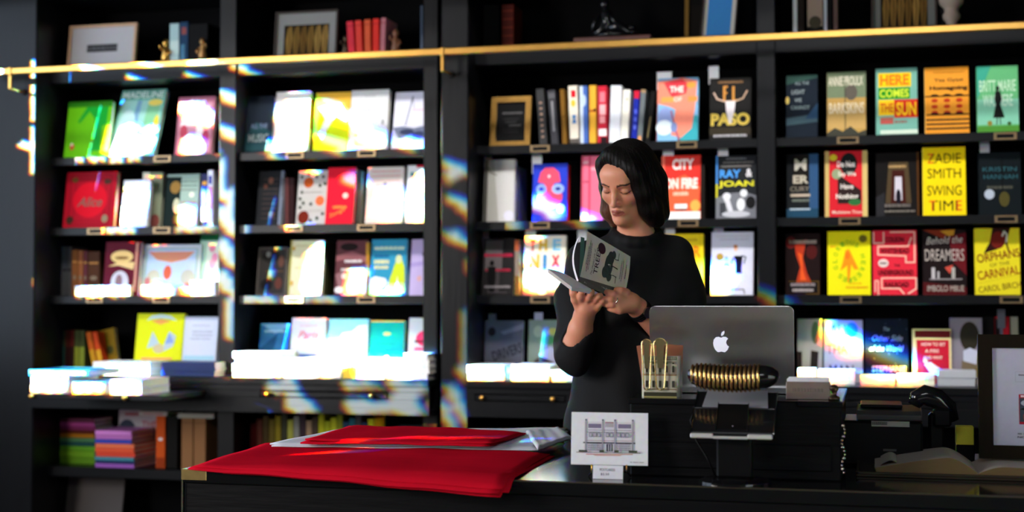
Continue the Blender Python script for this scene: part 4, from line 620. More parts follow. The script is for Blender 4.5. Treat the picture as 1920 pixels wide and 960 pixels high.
face(1622, 1704, 598, 'L', '#0c1220', 'dark navy book with white italic title', [('t', 'The', .5, .84, .14, .06, '#8a94a4', 0, .0, 1), ('t', 'Other Side', .52, .70, .7, .09, '#8c98ac', 0, .0, 1), ('t', 'of the World', .5, .54, .78, .09, '#98a0b0', 0, .0, 1), ('t', 'STEPHANIE', .55, .22, .78, .09, '#c8ccd4', 0, .02), ('t', 'BISHOP', .52, .1, .5, .09, '#c8c8cc', 0, .02)] + [('e', (i * .37) % 1, (i * .23) % 1, .008, .006, '#5a6480') for i in range(16)], Y=.09)
face(1712, 1785, 617, 'L', '#d8c890', 'small red book with cream border and a white bird', [('r', .06, .84, .98, .97, '#5a1418'), ('r', .1, .0, .94, .80, '#b4182c'), ('t', 'HOW TO SET', .54, .72, .62, .06, '#e8c8c0', 0, .02), ('t', 'A FIRE', .5, .6, .36, .06, '#e0b8b0', 0, .02), ('t', 'AND WHY', .52, .48, .5, .06, '#e0b8a8', 0, .02), ('p', [(.3, .36), (.45, .4), (.85, .22), (.7, .16), (.45, .2)], '#d8d0b8'), ('e', .33, .42, .06, .04, '#e0b860'), ('t', 'NOVEL', .4, .1, .3, .05, '#e0a8a8', 0, .0)][:7], Y=.06)
face(1783, 1844, 596, 'L', '#7c7480', 'grey-mauve photographic book with tree-like dark hair shape', [('e', .6, .72, .3, .22, '#28241c'), ('p', [(.3, .0), (.35, .35), (.7, .5), (1, .4), (1, 0)], '#6a5c48'), ('p', [(.4, .5), (.6, .55), (.85, .5), (.8, .3), (.4, .35)], '#b0b4c8'), ('p', [(.1, .02), (.35, .22), (.9, .25), (1, 0)], '#6a5830')], Y=.07)
face(1846, 1866, 594, 'L', '#0c0a0a', 'black sliver of a book left of the red one above the framed sign', [], Y=.1)
face(1868, 1895, 594, 'L', '#b01828', 'red book rising above the framed sign', [('p', [(0, 1), (.4, .9), (.3, 0), (0, 0)], '#14080a')], Y=.1)
face(1898, 1912, 594, 'L', '#8a8a78', 'pale strip of a book right of the red one above the framed sign', [], Y=.1)
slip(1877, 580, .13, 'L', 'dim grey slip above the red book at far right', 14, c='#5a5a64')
for a, b, it, n_ in [(1497, 1530, [(.030, '#f0e8d8'), (.03, '#f0e8d0')], 'cream book lying beside the laptop edge'), (1534, 1602, [(.028, '#e8ecf4'), (.028, '#eceaf4')], 'white book lying under the spaced-capitals book'), (1611, 1675, [(.038, '#c8c0c0')], 'grey-pink book lying alone under the navy book'),
                     (1682, 1752, [(.021, '#f0ecd8'), (.021, '#f2eedc')], 'cream book lying under the small red book'), (1758, 1829, [(.030, '#a8acb4'), (.030, '#b0b4bc')], 'grey book lying left of the framed sign'), (1832, 1842, [(.028, '#9a9aa0')], 'sliver of a pale book lying against the framed sign')]:
    stack(a, b, -.05, ZL, it, n_, depth=.1)
# ------------------------------------------------------------------ things on the top shelf
def box_thing(): pass
t = thing('picture_frame', ((X(120, .05) + X(247, .05)) / 2, .05, ZT), label='square pale wood frame with white mat and small dark engraving', cat='frame', rx=math.radians(-7))
frame_parts(t, X(247, .05) - X(120, .05), .222, .012, mat('pale_oak', '#c09a78', .5, noise=.15), '#b4b2b6', [('r', .27, .42, .72, .58, '#2c2c2e'), ('n', .5, .5, .42, .08, '#5a5a5c')])
MF = mat('dark_walnut', '#2a1a10', .4, noise=.3)
def cloth_art(seed):
    rr = random.Random(seed); a = [('r', .14, .12, .86, .74, '#1c150a')]
    for i in range(6):
        x = .19 + i * .115; a.append(('p', [(x, .14), (x - .02, .45), (x + .01, .7), (x + .07, .72), (x + .09, .5), (x + .06, .14)], rr.choice(['#7a5c2a', '#8c6c34', '#6a4e22', '#94743c'])))
        a.append(('l', [(x + .02, .15), (x + .045, .4), (x + .03, .7)], .006, '#2c1e0c'))
    return a
t = thing('picture_frame', ((X(510, .06) + X(628, .06)) / 2, .06, ZT), label='dark frame with a folded golden cloth picture, second bay top shelf', cat='frame', rx=math.radians(-6))
frame_parts(t, X(628, .06) - X(510, .06), .235, .008, MF, '#8a8a88', cloth_art(1))
t = thing('picture_frame', ((X(1638, .06) + X(1762, .06)) / 2, .06, ZT), label='dark frame with a golden cloth picture above the right-hand bookcase', cat='frame', rx=math.radians(-6))
frame_parts(t, X(1762, .06) - X(1638, .06), .26, .008, MF, '#6a6c68', cloth_art(2))
t = thing('picture_frame', (X(1346, .08), .08, ZT), label='white-matted frame with plain blue picture tilted beside a dark one', cat='frame', rx=math.radians(-8)); t.rotation_euler = (math.radians(-8), math.radians(4), 0)
frame_parts(t, .145, .26, .006, MF, '#c8c4bc', [('r', .16, .1, .84, .9, '#3f86c8')])
t = thing('picture_frame', (X(1312, .16), .16, ZT), label='narrow carved gilt frame behind the blue picture', cat='frame', rx=math.radians(-6))
frame_parts(t, .12, .24, .016, MG, '#0c0a08', [('r', .2, .2, .8, .8, '#14100c')])
# bookends with gilt figure and books (bay 1)
def figurine(x, Y, z, label, k=1.0, m=None, m2=None, base='block', flip=1):
    t = thing('bookend', (x, Y, z), label=label, cat='bookend')
    MB().bbox(-.028 * k, .028 * k, 0, .05 * k, 0, .03 * k, .004).build('base', m2 or M_BLK, t)
    b = MB(); y = .022 * k
    b.lathe([(.020 * k, .03 * k), (.025 * k, .05 * k), (.017 * k, .075 * k), (.021 * k, .095 * k), (.010 * k, .108 * k), (.009 * k, .112 * k), (.0155 * k, .120 * k), (.017 * k, .130 * k), (.013 * k, .143 * k), (.004 * k, .150 * k)], (0, y, 0), 16)
    b.tube([(flip * .015 * k, y, .095 * k), (flip * .03 * k, y - .012 * k, .075 * k), (flip * .016 * k, y - .022 * k, .06 * k)], [.008 * k, .007 * k, .005 * k], 8)
    b.tube([(-flip * .015 * k, y, .095 * k), (-flip * .028 * k, y - .008 * k, .1 * k), (-flip * .022 * k, y - .02 * k, .115 * k)], [.008 * k, .006 * k, .005 * k], 8)
    b.build('figure', m or M_GOLD, t, smooth=True)
    return t
MC = mat('dark_bronze', (.08, .05, .03, 1), .35, .8, noise=.3)
figurine(X(303, .02), .02, ZT, 'small gilt figure bookend left of the pale and blue books', .86, M_BRASS, M_BLK)
spine(318, 335, 34, 116, .04, ZT, '#a8c4c8', 'pale blue-grey book held by the left bookends', [('r', 0, .3, 1, .6, '#c8dcd8')])
spine(337, 352, 32, 116, .04, ZT, '#1f3c5c', 'dark blue book with a red label held by the left bookends', [('r', .2, .72, .8, .88, '#8c4a48'), ('r', .1, .1, .6, .5, '#4a7a98')])
spine(353, 389, 36, 116, .045, ZT, '#08080a', 'thick black book at the right of the held pair')
figurine(X(373, -.0), .0, ZT, 'dark bookend figure with pale highlights in front of the black book', .82, mat('bronze_warm', '#a07848', .3, .7, noise=.4, scale=60), M_BLK, flip=-1)
# bay 2
figurine(X(644, .05), .05, ZT, 'small stone-grey bookend figure left of the red books', .75, MC, mat('grey_stone', '#34363c', .7, noise=.2))
for i, (a, b, tl, c) in enumerate([(654, 666, -4, '#d83444'), (669, 680, -3, '#e04238'), (684, 695, -1, '#d85a38'), (699, 710, 0, '#e0342c'), (712, 721, 2, '#b87078')]):
    spine(a, b, 26 - i, 98, .05, ZT, c, ['leftmost leaning red book of the top shelf five', 'second red book of the top shelf five', 'orange-red middle book of the top shelf five', 'bright red fourth book of the top shelf five', 'dusty pink book at the right of the top shelf five'][i], [('r', 0, .86, 1, .875, '#8a1c20'), ('r', 0, .15, 1, .165, '#8a1c20')], tilt=tl)
figurine(X(738, .05), .05, ZT, 'grey bookend figure with a tan head right of the red books', .85, mat('tan_wood', '#7a4c30', .5, noise=.2), _m['grey_stone'])
spine(788, 793, 0, 92, -.0, ZT, '#3c4656', 'thin grey-blue spine against the stile at the right end of the second bay top shelf')
# bay 3
spine(941, 963, -8, 84, .07, ZT, '#4a1812', 'old dark red leather spine with raised bands', [('r', 0, .18 + .17 * i, 1, .2 + .17 * i, '#7a3020') for i in range(5)] + [('r', .1, .02, .9, .1, '#8a6a30')])
spine(906, 936, -10, 84, .08, ZT, '#0a0a0b', 'wide black leather spine left of the dark red one')
def mk_sculpt():
    Y = .06; x = X(1148, Y); t = thing('sculpture', (x, Y, ZT), label='black reclining figure sculpture on a reddish wooden plinth', cat='sculpture')
    w = (X(1221, Y) - X(1075, Y)) / 2
    MB().bbox(-w, w, 0, .14, 0, .052, .003).build('plinth', mat('reddish_wood', '#6a4038', .5, noise=.3, scale=10, stretch=(1, 5, 5)), t)
    b = MB(); b.lathe([(.1, .052), (.095, .062), (.05, .068)], (0, .06, 0), 20)
    b.tube([(-.10, .06, .07), (-.06, .06, .085), (-.03, .06, .12), (-.035, .055, .16), (-.04, .05, .18)], [.012, .02, .028, .026, .014], 10)
    b.lathe([(.004, .176), (.016, .182), (.02, .198), (.016, .213), (.004, .219)], (-.04, .05, 0), 12)
    b.tube([(-.03, .06, .09), (.02, .05, .105), (.06, .05, .075), (.11, .05, .072)], [.026, .022, .018, .01], 10)
    b.tube([(-.02, .07, .085), (.03, .075, .09), (.07, .07, .1), (.085, .06, .09)], [.02, .018, .014, .012], 10)
    b.tube([(-.06, .05, .155), (-.085, .045, .12), (-.09, .04, .08)], [.011, .009, .007], 8)
    b.tube([(-.02, .05, .155), (.0, .04, .13), (.01, .035, .11)], [.011, .009, .007], 8)
    b.build('figure', M_BLKG, t, smooth=True)
mk_sculpt()
# bay 4
for a, b, c, lb, ar in [(1487, 1495, '#b8c0c8', 'thin white spine on the top shelf above the navy book', []), (1495, 1508, '#1c1612', 'dark spine with a brown foot right of the thin white spine', [('r', .1, .02, .9, .1, '#6a5444')]), (1514, 1543, '#8a7a6c', 'beige illustrated wide book with dark lower half on the top shelf at right', [('r', 0, 0, 1, .24, '#0c0a08'), ('e', .5, .32, .4, .12, '#3c382c')]), (1545, 1551, '#a8acb4', 'thin silver spine right of the beige illustrated book', []),
                        (1551, 1560, '#0c0c0c', 'black spine between silver and brown spines on the top shelf at right', []), (1563, 1571, '#5a4640', 'thin brown spine at the end of the short top-shelf row', [])]:
    spine(a, b, -40, 57, .05, ZT, c, lb, ar)
t = thing('vase', (X(1789, .08), .08, ZT), label='pale stone vase with a narrow foot at the top right', cat='vase')
MB().lathe([(.022, 0), (.024, .01), (.018, .03), (.02, .045), (.032, .062), (.034, .075), (.026, .09), (.03, .105), (.045, .12), (.05, .15), (.04, .18)], n=24).build('body', mat('pale_stone', '#9a8a7c', .7, noise=.15), t, smooth=True)
t = thing('vase_neighbour') if False else None
t = thing('figurine', (X(1772, .12), .12, ZT), label='black rounded figurine just left of the pale stone vase', cat='figurine')
MB().lathe([(.03, 0), (.034, .02), (.022, .05), (.03, .08), (.034, .11), (.02, .14), (.004, .15)], n=18).build('body', M_BLK, t, smooth=True)
lay(X(1856, .05), X(1925, .05), .05, ZT, .035, '#34100e', 'dark red book lying flat at the top right corner', .14, art=[('n', .5, .5, .8, .3, '#5a1c18')])
# ------------------------------------------------------------------ the counter
ZCt = .90; YC0, YC1 = -2.88, -2.10; xc0 = atz(340, 880, ZCt).x
MT = mat('black_lacquer', (.006, .0065, .007, 1), .10, noise=.2, scale=6)
MCF = mat('black_oak_front', (.0035, .0035, .0042, 1), .5, spec=.10, noise=.4, bump=.3, scale=30, stretch=(.3, 3, 3))
ct = thing('counter', (xc0, YC0, 0), label='long black shop counter with glossy top and brass corner', cat='counter')
LC = 3.6; DC = YC1 - YC0
MB().bbox(0, LC, 0, DC, ZCt - .03, ZCt, .002).build('worktop', MT, ct)
MB().bbox(.004, LC, .006, DC - .01, 0, ZCt - .03, .002).build('body', MCF, ct)
MB().bbox(-.0012, .06, -.0015, .02, ZCt - .0235, ZCt + .0006, .0005).bbox(-.0014, .018, -.0012, .05, ZCt - .0235, ZCt + .0004, .0005).build('corner_bracket', mat('counter_brass', (.5, .36, .14, 1), .3, 1, noise=.2), ct)
MB().bbox(-.0014, .002, .000, .006, 0, ZCt - .025, .0005).bbox(.02, LC, -.001, .002, ZCt - .0032, ZCt + .0003, .0004).build('edge_trim', mat('counter_edge', (.10, .085, .06, 1), .35, .8), ct)
# ------------------------------------------------------------------ sheets on the counter
def sheet(name, label, cat, corners, z, th, m, wob=.003, droop=None, n=26, group=None, layers=1, seed=1):
    """large sheets lying in a loose pile: corner pixels seen at height z, clockwise from rear left"""
    P = [atz(px, py, z) for px, py in corners]
    rr = random.Random(seed); t = thing(name, (P[0].x, P[0].y, 0), label=label, cat=cat, group=group)
    for L in range(layers):
        m_ = MB(); vs = []; dx, dy = rr.uniform(-.012, .012), rr.uniform(-.01, .01) ; zt = z - L * th / max(layers, 1)
        if L == 0: dx = dy = 0
        ph = rr.uniform(0, 6)
        for lev in (0, 1):
            for i in range(n + 1):
                for j in range(n + 1):
                    u, v = i / n, j / n
                    p = (P[0] * (1 - u) + P[1] * u) * (1 - v) + (P[3] * (1 - u) + P[2] * u) * v
                    x, y = p.x + dx, p.y + dy
                    zz = zt + wob * (math.sin(u * 7 + v * 3 + ph) * .5 + math.sin(v * 9 - u * 4 + ph) * .35 + .3 * math.sin(u * 23 + v * 2))
                    over = (YC0 - y)
                    if over > 0: zz -= over * .38 + L * .002 * min(over * 30, 1)
                    if droop:
                        e = max(0, 1 - min(u, 1 - u, v * 1.0, (1 - v)) * 16); zz -= droop * e * e
                    if lev: zz -= th / layers * .8
                    vs.append((x - P[0].x, y - P[0].y, max(zz, (ZCt + .0006 + (0 if lev else .0012)) if over <= .0015 else -9)))
        N = (n + 1) * (n + 1); fs = []
        for i in range(n):
            for j in range(n):
                a = i * (n + 1) + j; fs.append((a, a + 1, a + n + 2, a + n + 1)); fs.append((N + a, N + a + n + 1, N + a + n + 2, N + a + 1))
        def q(i, j): return i * (n + 1) + j
        for k in range(n):
            for a, b in ((q(k, 0), q(k + 1, 0)), (q(k + 1, n), q(k, n)), (q(0, k + 1), q(0, k)), (q(n, k), q(n, k + 1))): fs.append((a, b, N + b, N + a))
        m_.add(vs, fs); m_.build('sheet', m, t, smooth=True)
    return t
MR = mat('crimson_tissue', (.52, .006, .020, 1), .7, noise=.12, bump=.35, scale=7, stretch=(1, 6, 1), spec=0)
MWs = mat('white_tissue', '#c8ccd8', .55, noise=.06, bump=.3, scale=9, stretch=(1, 5, 1))
sheet('tissue_paper', 'large pile of crimson tissue sheets overhanging the counter edge', 'tissue paper', [(497, 829), (1032, 846), (944, 894), (362, 869)], ZCt + .013, .012, MR, .0035, .004, layers=4, seed=4)
sheet('tissue_paper', 'white tissue sheets showing between the two crimson piles', 'tissue paper', [(640, 802), (1062, 800), (1012, 836), (506, 828)], ZCt + .024, .008, MWs, .002, .004, layers=2, seed=9)
sheet('tissue_paper', 'smaller crimson tissue pile lying on the white sheets', 'tissue paper', [(662, 794), (986, 808), (925, 828), (572, 822)], ZCt + .036, .009, MR, .003, .003, layers=2, seed=12)
sheet('tissue_paper', 'white sheet with a raised corner beside the woman', 'tissue paper', [(985, 806), (1048, 799), (1074, 816), (1008, 838)], ZCt + .030, .004, MWs, .002, .006, layers=1, seed=22)
# ------------------------------------------------------------------ objects on the counter
def cframe(px, py, z):
    p = atz(px, py, z); return p
# black cash-drawer cabinet that carries the laptop
p0 = atz(1183, 905, ZCt); yb0 = -2.74; xa = at(1181, 760, yb0).x; xb = at(1577, 760, yb0).x; zb = 1.28 - (749 - 562) / (F / (at(1300, 749, yb0) - CAM).dot(FW))
t = thing('cabinet', (xa, yb0, ZCt), label='black cabinet block on the counter carrying the laptop', cat='cabinet')
MB().bbox(0, xb - xa, .0, .46, 0, zb - ZCt, .003).build('body', MCF, t)
MB().bbox(-.004, .175, -.004, .464, zb - ZCt - .012, zb - ZCt + .001, .002).bbox(.355, xb - xa + .004, -.004, .464, zb - ZCt - .012, zb - ZCt + .001, .002).build('top', MT, t)
MB().bbox(.02, xb - xa - .02, -.004, .004, .02, .075, .002).build('drawer', MCF, t)
zb += .0012
# laptop, lid towards the camera
def laptop():
    Y = -2.55; a = at(1221, 580, Y); b = at(1487, 575, Y); w = b.x - a.x
    d = (at(1487, 575, Y) - CAM).dot(FW)
    t = thing('laptop', ((a.x + b.x) / 2, Y, zb), math.radians(2), 'open silver laptop seen from behind, glowing emblem on its lid', 'laptop')
    W = w / 2; D = .235
    ms = mat('brushed_aluminium', (.42, .42, .43, 1), .27, .92, noise=.05)
    def rr(W, H, r, z0=0):
        pts = []
        for cx, cy, a0 in ((W - r, z0 + H - r, 0), (-W + r, z0 + H - r, 90), (-W + r, z0 + r, 180), (W - r, z0 + r, 270)):
            for k in range(7): q = math.radians(a0 + 15 * k); pts.append((cx + r * math.cos(q), cy + r * math.sin(q)))
        return pts
    MB().prism([(x, y) for x, y in rr(W, D, .012)], 'z', .002, .014).build('base', ms, t)
    H = 1.28 - (577 - 562) / (F / d) - zb - .012; tl = math.radians(10)
    lid = MB().prism(rr(W, H / math.cos(tl), .012), 'y', 0, .006)
    lo = lid.build('lid', ms, t, bevel=.0018); lo.location = (0, .012, .013); lo.rotation_euler = (tl, 0, 0)
    # emblem: apple with a bite and a leaf
    s = .0195; zc = H * .555
    P = []
    pts = [(0, .72), (.25, .84), (.55, .82), (.8, .62), (.62, .42), (.56, .12), (.66, -.14), (.88, -.32), (.7, -.72), (.42, -.98), (.15, -.95), (0, -.9), (-.15, -.95), (-.42, -.98), (-.7, -.7), (-.88, -.3), (-.93, .1), (-.85, .5), (-.6, .78), (-.3, .83)]
    cs = []
    m = MB().add([(x * s, -.0006, zc + z * s) for x, z in pts] + [(0, -.0006, zc - .1 * s)], [(i, (i + 1) % len(pts), len(pts)) for i in range(len(pts))])
    leaf = [(.02, .92), (.0, 1.15), (.12, 1.4), (.38, 1.55), (.4, 1.3), (.26, 1.05)]
    m.add([(x * s, -.0006, zc + z * s) for x, z in leaf], [tuple(range(6))])
    em = m.build('emblem', mat('lit_emblem', '#d8d8e8', .4, emit=.55), lo)
    MB().box(-W + .008, W - .008, .0062, .0068, .008, H - .006).build('screen', mat('screen_glass', (.3, .4, .5, 1), .2, emit=.3), lo)
    MB().box(-W + .03, W - .03, .09 - .05, .19 - .02, .014, .0148).build('keyboard', M_BLK, t)
laptop()
# glass-walled bookmark tin with printed facade
def tin():
    Y = -2.70; xc = at(1238, 745, Y).x; W = (at(1274, 745, Y).x - at(1202, 745, Y).x) / 2
    s = F / (at(1238, 745, Y) - CAM).dot(FW); H = (749 - 672) / s
    t = thing('bookmark_tin', (xc, Y, zb), label='small printed tin with building facade holding gold bookmarks', cat='tin')
    m = MB(); r = .010; D = .055; m.asp = H / (2 * W)
    pts = []
    for cx, cy, a0 in ((W - r, D - r, 0), (-W + r, D - r, 90), (-W + r, r, 180), (W - r, r, 270)):
        for k in range(5): q = math.radians(a0 + 22.5 * k); pts.append((cx + r * math.cos(q), cy + r * math.sin(q)))
    n = len(pts); inn = [(x * .95, (y - D / 2) * .93 + D / 2) for x, y in pts]
    vs = [(x, y, 0) for x, y in pts] + [(x, y, H) for x, y in pts] + [(x, y, H) for x, y in inn] + [(x, y, .003) for x, y in inn]
    fs = []
    for L in range(3):
        for i in range(n): j = (i + 1) % n; fs.append((L * n + i, L * n + j, (L + 1) * n + j, (L + 1) * n + i))
    fs += [tuple(range(n - 1, -1, -1)), tuple(3 * n + i for i in range(n))]
    m.add(vs, fs, '#c0bca8')
    ar = [('r', .0, .90, 1, .99, '#55513f'), ('r', 0, .82, 1, .88, '#8a8670'), ('r', 0, .525, 1, .55, '#8a5a30'), ('r', 0, .56, 1, .565, '#6a6650'), ('r', 0, .18, 1, .2, '#7a5a38'), ('r', 0, .02, 1, .12, '#3c3a2c'), ('r', 0, .0, 1, .02, '#b0a868')]
    for i in range(5):
        x = .1 + i * .2; ar += [('r', x - .035, .60, x + .035, .74, '#3a382e'), ('e', x, .74, .035, .03, '#3a382e'), ('e', x, .825, .035, .022, '#2a281f'), ('r', x - .04, .24, x + .04, .40, '#45433a'), ('r', x - .055, .57, x + .055, .585, '#6a6650')]
    ar += [('r', i * .05, .92, i * .05 + .02, .98, '#b8b49c') for i in range(20)]
    m.art(ar, lambda u, v, L: (-W + r * .6 + u * (2 * W - r * 1.2), -.0003 - .00008 * L, v * H)); m.build('body', mat('printed_tin', '#ffffff', .25, attr=True, coat=.4), t)
    # kraft cards inside
    for i, (dx, yy, rot, hh, c) in enumerate([(-.012, .030, -9, .112, '#8a4f34'), (.012, .036, 3, .110, '#7a4630')]):
        k = thing('kraft_card', (xc + dx, Y + yy, zb + .004), label=['brown kraft card leaning left in the tin', 'brown kraft card leaning right in the tin'][i], cat='card', ry=math.radians(rot))
        MB().bbox(-.028, .028, 0, .002, 0, hh, .0005).build('card', mat('kraft', '#9a5a3c', .7, noise=.1), k)
    # two gold clip bookmarks
    for i, (px, wpx, top, bot, col) in enumerate([(1213.5, 18.5, 641, 735, M_GOLD), (1239, 25, 639, 735, M_GOLD)]):
        x = at(px, 700, Y).x; w = wpx / s / 2; zt_ = zb + (749 - top) / s; zb_ = zb + (749 - bot) / s
        k = thing('bookmark', (x, Y - .004, zb_), label=['narrow pale gold clip bookmark, left of the two on the tin', 'wider gold clip bookmark, right of the two on the tin'][i], cat='bookmark')
        h = zt_ - zb_; wb = w * .62; cy = h - w
        pts = [(w * math.cos(math.radians(q)), -.002, cy + w * math.sin(math.radians(q))) for q in range(0, 181, 15)]
        pts += [(-wb, -.002, wb)] + [(wb * math.cos(math.radians(q)), -.002, wb + wb * math.sin(math.radians(q))) for q in range(195, 346, 15)] + [(wb, -.002, wb)]
        MB().tube(pts, .0016, 8, closed=True).build('outline', col, k, smooth=True)
        ins = [(w * .62 * math.cos(math.radians(q)), cy + w * .62 * math.sin(math.radians(q))) for q in range(0, 181, 15)] + [(-w * .42, h * .42), (w * .42, h * .42)]
        m2 = MB().prism([(a, b_) for a, b_ in ins], 'y', -.003, -.0018).prism([(w * math.cos(math.radians(q)), cy + w * math.sin(math.radians(q))) for q in range(0, 181, 15)] + [(-w * .62, cy), (w * .62, cy)][:0], 'y', -.0028, -.0012)
        m2.build('tongue', col, k)
tin()
# ribbed gold-and-black curved piece above the payment terminal
def ribbed():
    Y = -2.84; s = F / (at(1373, 715, Y) - CAM).dot(FW); xc = at(1373, 715, Y).x; zc = 1.28 - (712 - 562) / s
    t = thing('ribbed_bangle', (xc, Y, zc), label='curved gold and black ribbed piece lying above the payment terminal', cat='ornament')
    R = 88 / s; b = MB(); n = 16; core = []; rs = []
    for i in range(61):
        u = -1 + 2 * i / 60; zz = .010 * (u * u) ; core.append((u * R * .97, .012, zz + .002)); rs.append(.0265 * math.sqrt(max(.06, 1 - abs(u) ** 5)))
    MB().tube(core, rs, 20).build('core', M_BLKG, t, smooth=True)
    g = MB(); 
    for i in range(n):
        u = -.88 + 1.45 * i / (n - 1); zz = .010 * u * u + .002; r = .0268 * math.sqrt(max(.1, 1 - abs(u) ** 5)); x = u * R * .97
        g.tube([(x, .012 + r * math.cos(q), zz + r * math.sin(q)) for q in [k * 2 * math.pi / 24 for k in range(24)]], .0030, 8, closed=True)
    g.build('ribs', mat('rib_gold', (.75, .45, .16, 1), .25, 1, noise=.6, scale=120), t, smooth=True)
ribbed()
# payment terminal on its pedestal
def terminal():
    Y = -2.86; s = F / (at(1373, 780, Y) - CAM).dot(FW); xc = at(1373, 800, Y).x
    t = thing('payment_terminal', (xc, Y, ZCt), label='black card payment terminal with tilted screen on a pedestal stand', cat='payment terminal')
    def Z(py): return 1.28 - (py - 562) / s - ZCt
    w = 78 / s; tl = math.radians(38)
    pass
    # head: profile (y, z) extruded in x; front lip low, rising to the back
    zf = Z(816); zt2 = Z(741)
    prof = [(0, zf), (.004, zf - .006), (.11, zt2 - .035), (.125, zt2 - .01), (.12, zt2), (.055, zt2 - .032), (.045, zt2 - .030), (.0, zf + .006)]
    MB().prism(prof, 'x', -w, w, '#000000').build('housing', M_BLKG, t, bevel=.003)
    # silver rim along the front with notch
    MB().bbox(-w - .001, -w * .46, -.004, .01, zf - .007, zf + .003, .002).bbox(-w * .48, w * .38, -.004, .006, zf - .008, zf - .002, .002).bbox(w * .36, w - .004, -.004, .01, zf - .007, zf + .003, .002).build('front_trim', mat('satin_silver', (.6, .6, .58, 1), .45, .3), t)
    # the screen on the raised rear slope
    y0, z0, y1, z1 = .058, zt2 - .0295, .118, zt2 + .0008
    b = MB(); k = .002
    b.add([(-w * .80, y0, z0 + k), (w * .80, y0, z0 + k), (w * .74, y1, z1 + k), (-w * .74, y1, z1 + k), (-w * .80, y0, z0), (w * .80, y0, z0), (w * .74, y1, z1), (-w * .74, y1, z1)], [(0, 1, 2, 3), (0, 4, 5, 1), (1, 5, 6, 2), (2, 6, 7, 3), (3, 7, 4, 0)])
    b.build('screen', mat('grey_screen', (.22, .22, .25, 1), .12, emit=.05), t)
    b = MB()
    b.prism([(.004, zf + .004), (.05, zf + .004 + (zt2 - .03 - zf) * .93), (.05, zf + .01 + (zt2 - .03 - zf) * .99), (.004, zf + .010)], 'x', -w * .40, w * .35); b.build('keypad_cover', M_BLK, t, bevel=.002)
    m = MB()
    for dx, dz in ((0, 0), (-.006, 0), (.006, 0), (0, .004), (0, -.003)): m.lathe([(.0011, -.001), (.0014, .0), (.0002, .0002)], (dx + .0, -.001 + .012, zf + .014 + dz), 8, axis='y')
    m.build('indicator', mat('indicator_grey', '#a0a0a8', .3), t)
    MB().bbox(-.036, .036, .03, .07, .012, zt2 - .05, .004).build('pedestal', M_BLK, t)
    MB().lathe([(.075, 0), (.075, .005), (.06, .011), (.02, .013)], (0, .05, 0), 32).build('base', M_BLKG, t, smooth=False)
    MB().tube([(-w * .98, .09, zt2 - .03), (-w * 1.12, .08, zt2 - .06), (-w * .97, .07, zt2 - .10), (-w * .7, .06, .05), (-.04, .05, .012)], .0022, 8).build('cable', M_BLK, t, smooth=True)
terminal()
# business card holder
Y = -2.70; s = F / (at(1515, 740, Y) - CAM).dot(FW); xa_ = at(1474, 740, Y).x; xb_ = at(1557, 740, Y).x; hh = 33 / s
t = thing('card_holder', ((xa_ + xb_) / 2, Y, zb), label='bronze business card holder full of white cards', cat='card holder'); W = (xb_ - xa_) / 2
MH = mat('pinkish_bronze', (.50, .38, .32, 1), .35, .9, noise=.15)
m = MB().bbox(-W, W, 0, .003, 0, hh, .001).bbox(-W, -W + .002, 0, .03, 0, hh * .8, .0008).bbox(W - .002, W, 0, .03, 0, hh * .8, .0008).bbox(-W, W, 0, .03, 0, .002, .0008); m.build('tray', MH, t)
m = MB(); m.asp = .4; m.art([('t', 'OBSCURA', .5, .55, .8, .28, '#c0a898', 0, .0)], lambda u, v, L: (-W + u * 2 * W, -.0006, v * hh)); m.art([], None); m.build('engraving', MH, t) if False else None
lt = MB(); lt.asp = .4; lt.art([('n', .5, .55, .7, .22, '#000000')], lambda u, v, L: (-W + u * 2 * W, -.0005, v * hh)); lt.build('engraved_line', mat('engraving', (.28, .22, .19, 1), .5, .8), t)
for i in range(4):
    k = thing('business_card', ((xa_ + xb_) / 2 - .001 + .0012 * i, Y + .006 + i * .005, zb + .003), label=['front', 'second', 'third', 'rearmost'][i] + ' white business card in the bronze holder', cat='card', group='cards in the bronze holder')
    MB().bbox(-W * .95, W * .9, 0, .0008, 0, hh + .003 + i * .0012, .0002).build('card', M_PAPER, k)
t = thing('trinket', (at(1564, 740, Y).x, Y, zb), label='small metal knob trinket beside the card holder', cat='trinket')
MB().lathe([(.012, 0), (.012, .006), (.005, .01), (.006, .018), (.010, .024), (.006, .031), (.001, .033)], n=16).build('body', MC, t, smooth=True)
